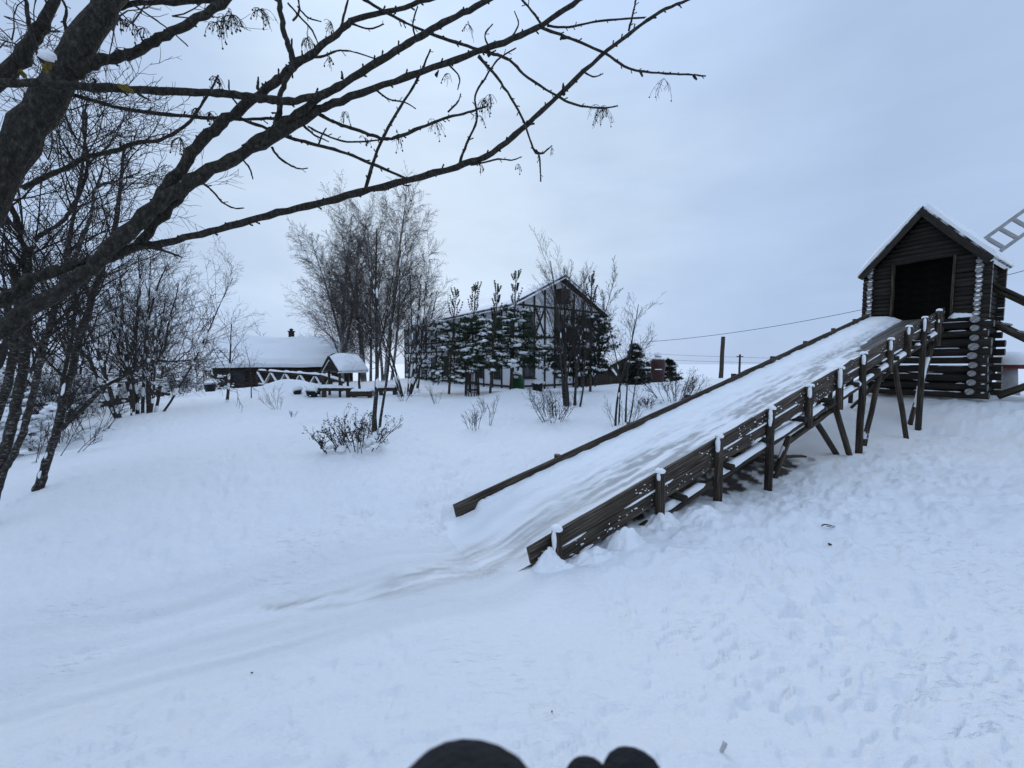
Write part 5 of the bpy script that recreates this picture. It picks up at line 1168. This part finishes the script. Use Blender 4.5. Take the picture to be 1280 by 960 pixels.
# ------------------------------------------------------------------ pines, spruce
def conifer(name, base, h, label, seed, nd='needle', lowest=.25, spread=1.5, snow=.5, group=None, candles=True, lean=0, dens=1.0):
    rng = random.Random(seed); nr = np.random.RandomState(seed); t_ = thing(name, base, label, 'tree', group); base = Vector(base)
    top = base + Vector((lean, 0, h)); m_ = MB(); n_ = 9
    tp_ = np.array([tuple(base.lerp(top, max(-.03, i / (n_ - 1))) + Vector((rng.gauss(0, .02), 0, 0))) for i in range(n_)]); tp_[0, 2] -= .2; m_.tubes(tp_, np.linspace(.075 * h / 5.5, .014, n_), 8); m_.build('trunk', M['pinebark'], t_)
    br = Br(); TC = []; TD = []; SC = []; SS = []; SR = []
    z = lowest * h
    while z < h * (.97 if candles else .96):
        f = z / h; tcrown = (f - lowest) / (1 - lowest)
        upper = candles and f > .73
        if candles: prof = (.75 + .45 * min(1, tcrown / .15)) * (1 - tcrown) ** .8 if not upper else .55 + .35 * (1 - f) / .27
        else: prof = 1.15 * (1 - tcrown) + .12
        nb3 = rng.randint(4, 6); ph = rng.random() * 6
        for k_ in range(nb3):
            a = ph + k_ * 6.283 / nb3 + rng.gauss(0, .3); l_ = (spread * prof if not upper else prof) * rng.uniform(.6, 1.15)
            up0 = (1.0 if upper else rng.uniform(.0, .45) - .25 * (1 - tcrown)) if candles else rng.uniform(-.25, .1)
            dirv = Vector((math.cos(a), math.sin(a), up0)).normalized(); p = base.lerp(top, f + rng.gauss(0, .008)); pts = [tuple(p)]; sg = 7; hasnow = rng.random() < snow * .95 and not upper
            for i in range(sg):
                dirv = (dirv + Vector((rng.gauss(0, .07), rng.gauss(0, .07), (-.07 if i < 3 else .10) if not upper else .22))).normalized(); p = p + dirv * l_ / sg; pts.append(tuple(p))
                if i >= (1 if not upper else 2):
                    for _ in range((3 if i < 4 else 6) if not upper else 3):
                        s_ = Vector((rng.gauss(0, 1), rng.gauss(0, 1), rng.gauss(.2, .55))).normalized() * (rng.uniform(.04, .22) if not upper else .015); c_ = p + s_; TC.append(tuple(c_)); TD.append(tuple((dirv * .8 + s_ * 3 + Vector((0, 0, .3))).normalized()))
                        if rng.random() < .4 and not upper: br.put([tuple(p), tuple(c_)], [.007, .005], 3)
                    if hasnow and i > 2 and rng.random() < .7: q_ = rng.random(); SC.append((p.x, p.y, p.z + .07)); SS.append((.13 + .20 * q_, .07 + .08 * q_, .045 + .045 * q_)); SR.append(a + rng.gauss(0, .3))
            br.put(pts, list(np.linspace(.022 * (1.1 - f) + .006, .006, sg + 1)), 4)
        z += rng.uniform(.20, .33) * (1 if candles else .55) if not upper else rng.uniform(.5, .62)
    if candles:
        p = base.lerp(top, .95); q = top + Vector((0, 0, .3)); br.put([tuple(p), tuple(q)], [.014, .01], 4)
        for i in range(8): TC.append(tuple(p.lerp(q, .2 + .8 * i / 7))); TD.append((rng.gauss(0, .2), rng.gauss(0, .2), 1))
    m_ = MB(); br.emit(m_); m_.build('branches', M['pinebark'], t_)
    TC = np.array(TC); TD = np.array(TD); TD /= np.linalg.norm(TD, axis=1, keepdims=True); nn = 22; B_ = len(TC)
    v = nr.randn(B_, nn, 3); v /= np.linalg.norm(v, axis=2, keepdims=True); dv = v * .85 + TD[:, None] * .9; dv /= np.linalg.norm(dv, axis=2, keepdims=True)
    ln_ = (.10 + .07 * nr.rand(B_, nn, 1)); sd = np.cross(dv, nr.randn(B_, nn, 3)); sd /= np.linalg.norm(sd, axis=2, keepdims=True)
    up_ = (TC[:, 2] - base.z > h * .76)[:, None, None] & bool(candles); ln_ = np.where(up_, ln_ * .62, ln_); st_ = TC[:, None] - dv * .02; wd_ = .011
    V_ = np.stack([st_ - sd * wd_, st_ + sd * wd_, st_ + dv * ln_ + sd * .002], 2).reshape(-1, 3)
    m_ = MB(); m_.add(V_, np.arange(len(V_)).reshape(-1, 3), 0, False); m_.build('needles', M[nd], t_)
    if SC: m_ = MB(); blobs(m_, SC, SS, seed, rough=.3, rotz=SR); m_.build('snow', M['snow'], t_)
    return t_
gpn = 'young pines in front of the white house'
conifer('pine_tree', G(560, 19.5), 4.9, 'leftmost young pine, low and wide with heavy snow pads', 1, lowest=.2, spread=1.75, snow=.8, group=gpn, lean=.45)
conifer('pine_tree', G(586, 20.6), 5.5, 'young pine with upright leader second from the left', 2, lowest=.24, spread=1.25, snow=.75, group=gpn, lean=.4)
conifer('pine_tree', G(612, 18.9), 5.0, 'young snowy pine in the middle of the row', 3, lowest=.26, spread=1.45, snow=.75, group=gpn, lean=.4)
conifer('pine_tree', G(638, 20.2), 5.9, 'tallest young pine, right of the middle of the row', 4, lowest=.27, spread=1.4, snow=.65, group=gpn, lean=.3)
conifer('pine_tree', G(668, 19.2), 3.9, 'short darker young pine before the house gable', 5, lowest=.33, spread=1.2, snow=.5, group=gpn)
conifer('pine_tree', G(706, 18), 3.9, 'dark green pine behind the clump of thin stems', 6, 'needle2', lowest=.22, spread=.95, snow=.15, group=gpn)
conifer('pine_tree', G(738, 17.5), 4.9, 'dark pine at the right end of the row with little snow', 7, 'needle2', lowest=.2, spread=1.1, snow=.12, group=gpn)
conifer('spruce_tree', G(793, 22), 2.3, 'small dark spruce left of the red urn ornament', 8, 'needle2', lowest=.05, spread=.8, snow=.2, candles=False)
conifer('spruce_tree', G(836, 26), 1.5, 'low dark conifer right of the red urn ornament', 9, 'needle2', lowest=.05, spread=.8, snow=.3, candles=False)

# ------------------------------------------------------------------ shrubs and twigs in the snow
P_sh = dict(seg=[6, 4, 3], taper=[.4, .4, .5], wig=[.07, .12, .15], up=[.04, .06, .05], n=[7, 4], start=[.3, .2], ang=[30, 34], len=[.42, .5], rr=[.65, .7], rmin=.0028, fall=.4)
def shrub(px, d, n_, h, spread, label, seed, name='bare_shrub', buds=0, snow=0, r=.009, rad=.25, group='bare shrubs on the lawn', P=P_sh, leafy=0):
    base = G(px, d); rng = random.Random(seed); t_ = thing(name, base, label, 'shrub', group); br = Br(); ends = []
    for i in range(n_):
        a = rng.random() * 6.283; q = rng.random() ** .5; o = Vector((math.cos(a) * rad * q, math.sin(a) * rad * q, 0)); p = base + o; p.z = gz(p.x, p.y) - .06
        grow(br, rng, p, Vector((math.cos(a) * spread * q, math.sin(a) * spread * q, 1)).normalized(), h * (.6 + .5 * rng.random()), r * (.7 + .6 * rng.random()), 0, P)
    m_ = MB(); br.emit(m_); m_.build('stems', M['twig'], t_)
    if buds:
        allp = [it[0][k_] for l_ in br.d.values() for it in l_ for k_ in range(2, len(it[0]))]; sel = rng.sample(allp, min(len(allp), buds)); m_ = MB()
        blobs(m_, np.array(sel) + np.array([[rng.gauss(0, .015) for _ in range(3)] for _ in sel]), [(.008 + .010 * rng.random(), .006 + .006 * rng.random(), .008 + .008 * rng.random()) for _ in sel], seed, rough=.5); m_.build('dry_leaves', M['leaf'], t_)
    if snow:
        Cc = []; Ss = []
        for i in range(snow): a = rng.random() * 6.283; q = rng.random() ** .5 * rad * 1.6; Cc.append((base.x + math.cos(a) * q, base.y + math.sin(a) * q, base.z + rng.random() * .11)); Ss.append((.04 + .05 * rng.random(), .04 + .04 * rng.random(), .02 + .035 * rng.random()))
        m_ = MB(); blobs(m_, Cc, Ss, seed, False, rough=.18); m_.build('snow', M['snow'], t_)
    return t_
shrub(447, 7.0, 24, .72, .85, 'broad dark shrub full of snow clumps in mid-lawn', 71, buds=420, snow=24, rad=.32)
shrub(412, 6.9, 9, .45, .9, 'small leafy tuft left of the broad snowy shrub', 72, buds=120, snow=4, rad=.12)
shrub(692, 11, 26, .95, .85, 'round bare shrub with upright shoots left of the slide', 73, buds=300, snow=10, rad=.32)
shrub(845, 13, 30, 1.05, .8, 'thick frosted shrub just beyond the far rail of the slide', 74, buds=500, snow=14, rad=.45)
shrub(812, 12.4, 12, .5, .9, 'low frosted shrub at the left foot of the thicker one', 75, buds=140, snow=5, rad=.2)
shrub(594, 9, 9, .62, .5, 'sparse twig tuft in the open snow left of the slide', 76, rad=.16, r=.007)
shrub(611, 10.6, 3, .8, .25, 'few thin upright twigs behind the sparse tuft', 77, rad=.05, r=.007)
shrub(346, 13, 7, .75, .8, 'small bare bush on the lawn before the terrace', 78, rad=.1, r=.006)
shrub(545, 15, 6, .8, .9, 'bare crooked twigs before the leftmost pine', 79, rad=.12, r=.007)
shrub(503, 16, 6, .7, .7, 'little twig tuft below the bushy bare tree', 80, rad=.1, r=.007)
shrub(606, 13, 4, .55, .8, 'tiny forked twig in front of the pine trunks', 81, rad=.06, r=.006)
shrub(364, 11, 4, .25, .6, 'tiniest twig tip poking out of the lawn snow', 82, rad=.05, r=.004)
shrub(782, 9.8, 10, .9, .6, 'thin suckers around the foot of the two-stemmed tree', 83, rad=.3, r=.006)
shrub(391, 18.4, 10, .5, .8, 'snowy bush growing in the wide dark pot', 84, buds=40, snow=16, rad=.28, r=.007)
shrub(505, 17.5, 8, .6, .9, 'dark low growth at the foot of the bushy bare tree', 85, buds=80, snow=6, rad=.3)
for i, (px, d, n_, h) in enumerate(((60, 9.5, 18, 1.5), (110, 10.5, 14, 1.2), (20, 10, 18, 1.8), (30, 7.5, 10, 1.0), (85, 13, 22, 1.8), (140, 15, 18, 1.4), (215, 21, 20, 1.3), (238, 24, 20, 1.4), (5, 16, 24, 2.4), (60, 19, 24, 2.4))):
    shrub(px, d, n_, h, .9, ['spiky shoots behind the forked trunks at left', 'thin shoots right of the leaning trunk foot', 'tangled shoots at the left edge above the bank', 'loose shoots beside the twin trunks low on the bank', 'snow-clotted scrub behind the leaning tree', 'scrub at the foot of the alder clump', 'snowy scrub left of the low house', 'snow-covered scrub against the corner of the low house', 'deep scrub at the far left under the rowan limb', 'far scrub seen between the left trunks'][i], 90 + i, 'bank_scrub', snow=int(n_ * .7), rad=.7 if i > 2 else .5, r=.008, group='scrub on the left bank', P=dict(P_sh, n=[10, 5], rmin=.004))
# snow-laden low branches / bushes clumps at the left background
def snow_bush(px, d, sx, h, label, seed):
    base = G(px, d); rng = random.Random(seed); t_ = thing('snowy_bush', base, label, 'bush', 'snow-laden bushes on the left'); br = Br()
    for i in range(26):
        a = rng.random() * 6.283; grow(br, rng, base + Vector((rng.gauss(0, sx * .4), rng.gauss(0, .3), -.1)), Vector((math.cos(a) * .8, math.sin(a) * .8, 1)).normalized(), h * (.6 + .6 * rng.random()), .012, 0, dict(P_sh, n=[9, 5], rmin=.006, up=[-.03, -.02, 0]))
    m_ = MB(); br.emit(m_); m_.build('stems', M['twig'], t_)
    pts = [it[0][k_] for l_ in br.d.values() for it in l_ for k_ in range(1, len(it[0]))]; sel = rng.sample(pts, min(520, len(pts))); m_ = MB()
    blobs(m_, np.array(sel) + np.array([[0, 0, .03]]), [(.06 + .12 * rng.random(), .05 + .06 * rng.random(), .03 + .04 * rng.random()) for _ in sel], seed, rough=.3); m_.build('snow', M['snow'], t_)
snow_bush(15, 13, 1.6, 2.3, 'snow-laden bush at the left edge behind the forked tree', 1)
snow_bush(70, 14, 1.6, 1.9, 'snow-laden bush between the forked and the leaning tree', 2)
snow_bush(130, 18, 2.0, 1.8, 'snow-laden bush seen through the alder clump', 3)
snow_bush(225, 25, 2.0, 1.5, 'snow-laden bush at the left end of the low house', 4)
snow_bush(-10, 8.5, 1.0, 1.3, 'snowy thicket low at the left picture edge', 5)

# far tree line
def far_wood():
    rng = random.Random(77); br = Br()
    for i in range(150):
        px = rng.uniform(-250, 420); d = rng.uniform(48, 75); b_ = G(px, d)
        grow(br, rng, b_, Vector((rng.gauss(0, .05), 0, 1)).normalized(), rng.uniform(4, 8), .08, 0, dict(seg=[5, 4, 3], taper=[.2, .3, .4], wig=[.05, .1, .15], up=[.02, .05, .05], n=[14, 7], start=[.15, .2], ang=[40, 40], len=[.4, .5], rr=[.45, .6], rmin=.018, fall=.6))
    m_ = MB(); br.emit(m_); o = m_.build('far_wood', M['birchtwig']); tag(o, 'far bare wood on the horizon behind the low house', 'wood', kind='stuff')
far_wood()

# ------------------------------------------------------------------ small litter on the snow
def on_plane(px, py):
    lo, hi = .5, 40
    for _ in range(60):
        m_ = (lo + hi) / 2; p = W(px, py, m_)
        if p.z > gz(p.x, p.y): lo = m_
        else: hi = m_
    p = W(px, py, lo); p.z = gz(p.x, p.y); return p
p = on_plane(1034, 661); b = MB()
th = np.linspace(0, 1, 7); b.tubes(np.stack([p.x - .07 + .15 * th, p.y + .02 * np.sin(th * 5), p.z + .03 + .015 * np.sin(th * 3)], -1), np.array([.004, .007, .007, .006, .006, .004, .002]), 6); b.tubes(np.stack([p.x - .01 + .05 * th, p.y - .05 * th, p.z + .035 + 0 * th], -1), np.linspace(.006, .002, 7), 5)
o = b.build('fallen_twig', M['twig'], origin=p); tag(o, 'small dark broken twig lying on the trampled snow right of the slide', 'twig')
p = on_plane(1037, 682); b = MB(); blobs(b, [(p.x, p.y, p.z + .015)], [(.018, .012, .01)], 2, False, rough=.3); o = b.build('bark_crumb', M['twig'], origin=p); tag(o, 'tiny dark bark crumb just below the broken twig', 'bark')
p = on_plane(904, 940); b = MB(); b.box((p.x, p.y, p.z + .022), (.008, .004, .022), M=Matrix.Rotation(.4, 3, 'Y')); b.box((p.x + .006, p.y + .004, p.z + .03), (.005, .004, .014), M=Matrix.Rotation(-.3, 3, 'Y')); o = b.build('ice_shard', M['ice'], origin=p); tag(o, 'small upright ice shard near the bottom edge', 'ice')
for i, (px, py) in enumerate(((315, 842), (690, 891))):
    p = on_plane(px, py); b = MB(); blobs(b, [(p.x, p.y, p.z + .006)], [(.007, .005, .005)], i, rough=.3); o = b.build('dark_speck', M['twig'], origin=p); tag(o, ('tiny dark bark speck on the smooth snow at lower left', 'tiny dark bark speck on the snow just above the black gloves')[i], 'bark', 'bark specks on the snow')

# ------------------------------------------------------------------ photographer's black gloves, just below the lens
def glove(name, tip, r, label, seed, lean, index=None, side=1):
    """gloved hand held up: thumb tip highest, four fingers curled forward below it, cuff and sleeve going down and back"""
    tip = Vector(tip); sk = []; rd = []; ed = []
    def chain(pts, radii, start=None):
        prev = start
        for p, q in zip(pts, radii):
            sk.append(tuple(p)); rd.append(q); i = len(sk) - 1
            if prev is not None: ed.append((prev, i))
            prev = i
        return prev
    wr = tip + Vector((lean * .4, -.035, -.16)); palm = tip + Vector((lean * .3, -.02, -.10))
    chain([wr + Vector((0, -.06, -.13)), wr, palm], [.048, .040, .044])
    chain([tip + Vector((lean * .2 - side * .004, -.012, -.062)), tip + Vector((lean * .1, -.004, -.032)), tip - Vector((0, 0, r * .95))], [r * 1.15, r * 1.1, r * .92], 2)
    for k_ in range(4):
        o = side * (.018 + .020 * k_); l_ = (.9, 1.0, .95, .78)[k_]
        b0 = palm + Vector((o, .018, .022 - .006 * k_)); 
        if index is not None and k_ == 0: chain([b0, tip + Vector((index[0], index[1] - .012, index[2] - .03)), tip + Vector(index)], [.015, .014, .012], 2)
        else: chain([b0, b0 + Vector((0, .040 * l_, -.004)), b0 + Vector((0, .050 * l_, -.030 * l_)), b0 + Vector((0, .032 * l_, -.046 * l_))], [.016, .0145, .0135, .012], 2)
    me = bpy.data.meshes.new(name); me.from_pydata(sk, ed, []); me.materials.append(M['glove'])
    o = bpy.data.objects.new(name, me); link(o)
    md = o.modifiers.new('skin', 'SKIN'); md.use_smooth_shade = True; bpy.context.view_layer.update()
    for i, q in enumerate(rd): me.skin_vertices[0].data[i].radius = (q, q); me.skin_vertices[0].data[i].use_root = (i == 0)
    s_ = o.modifiers.new('sub', 'SUBSURF'); s_.levels = 2; s_.render_levels = 2
    tag(o, label, 'glove', 'gloved hands of the photographer'); return o
d1, d3 = .135, .185
glove('gloved_hand', W(588, 868, d1), .0245, 'larger black gloved thumb tip, blurred at the bottom centre edge', 1, -.01, side=-1)
glove('gloved_hand', W(790, 903, d3), .0165, 'smaller blurred black glove with two finger tips, right of the larger one', 2, .0, index=(-.021, .004, -.022), side=-1)
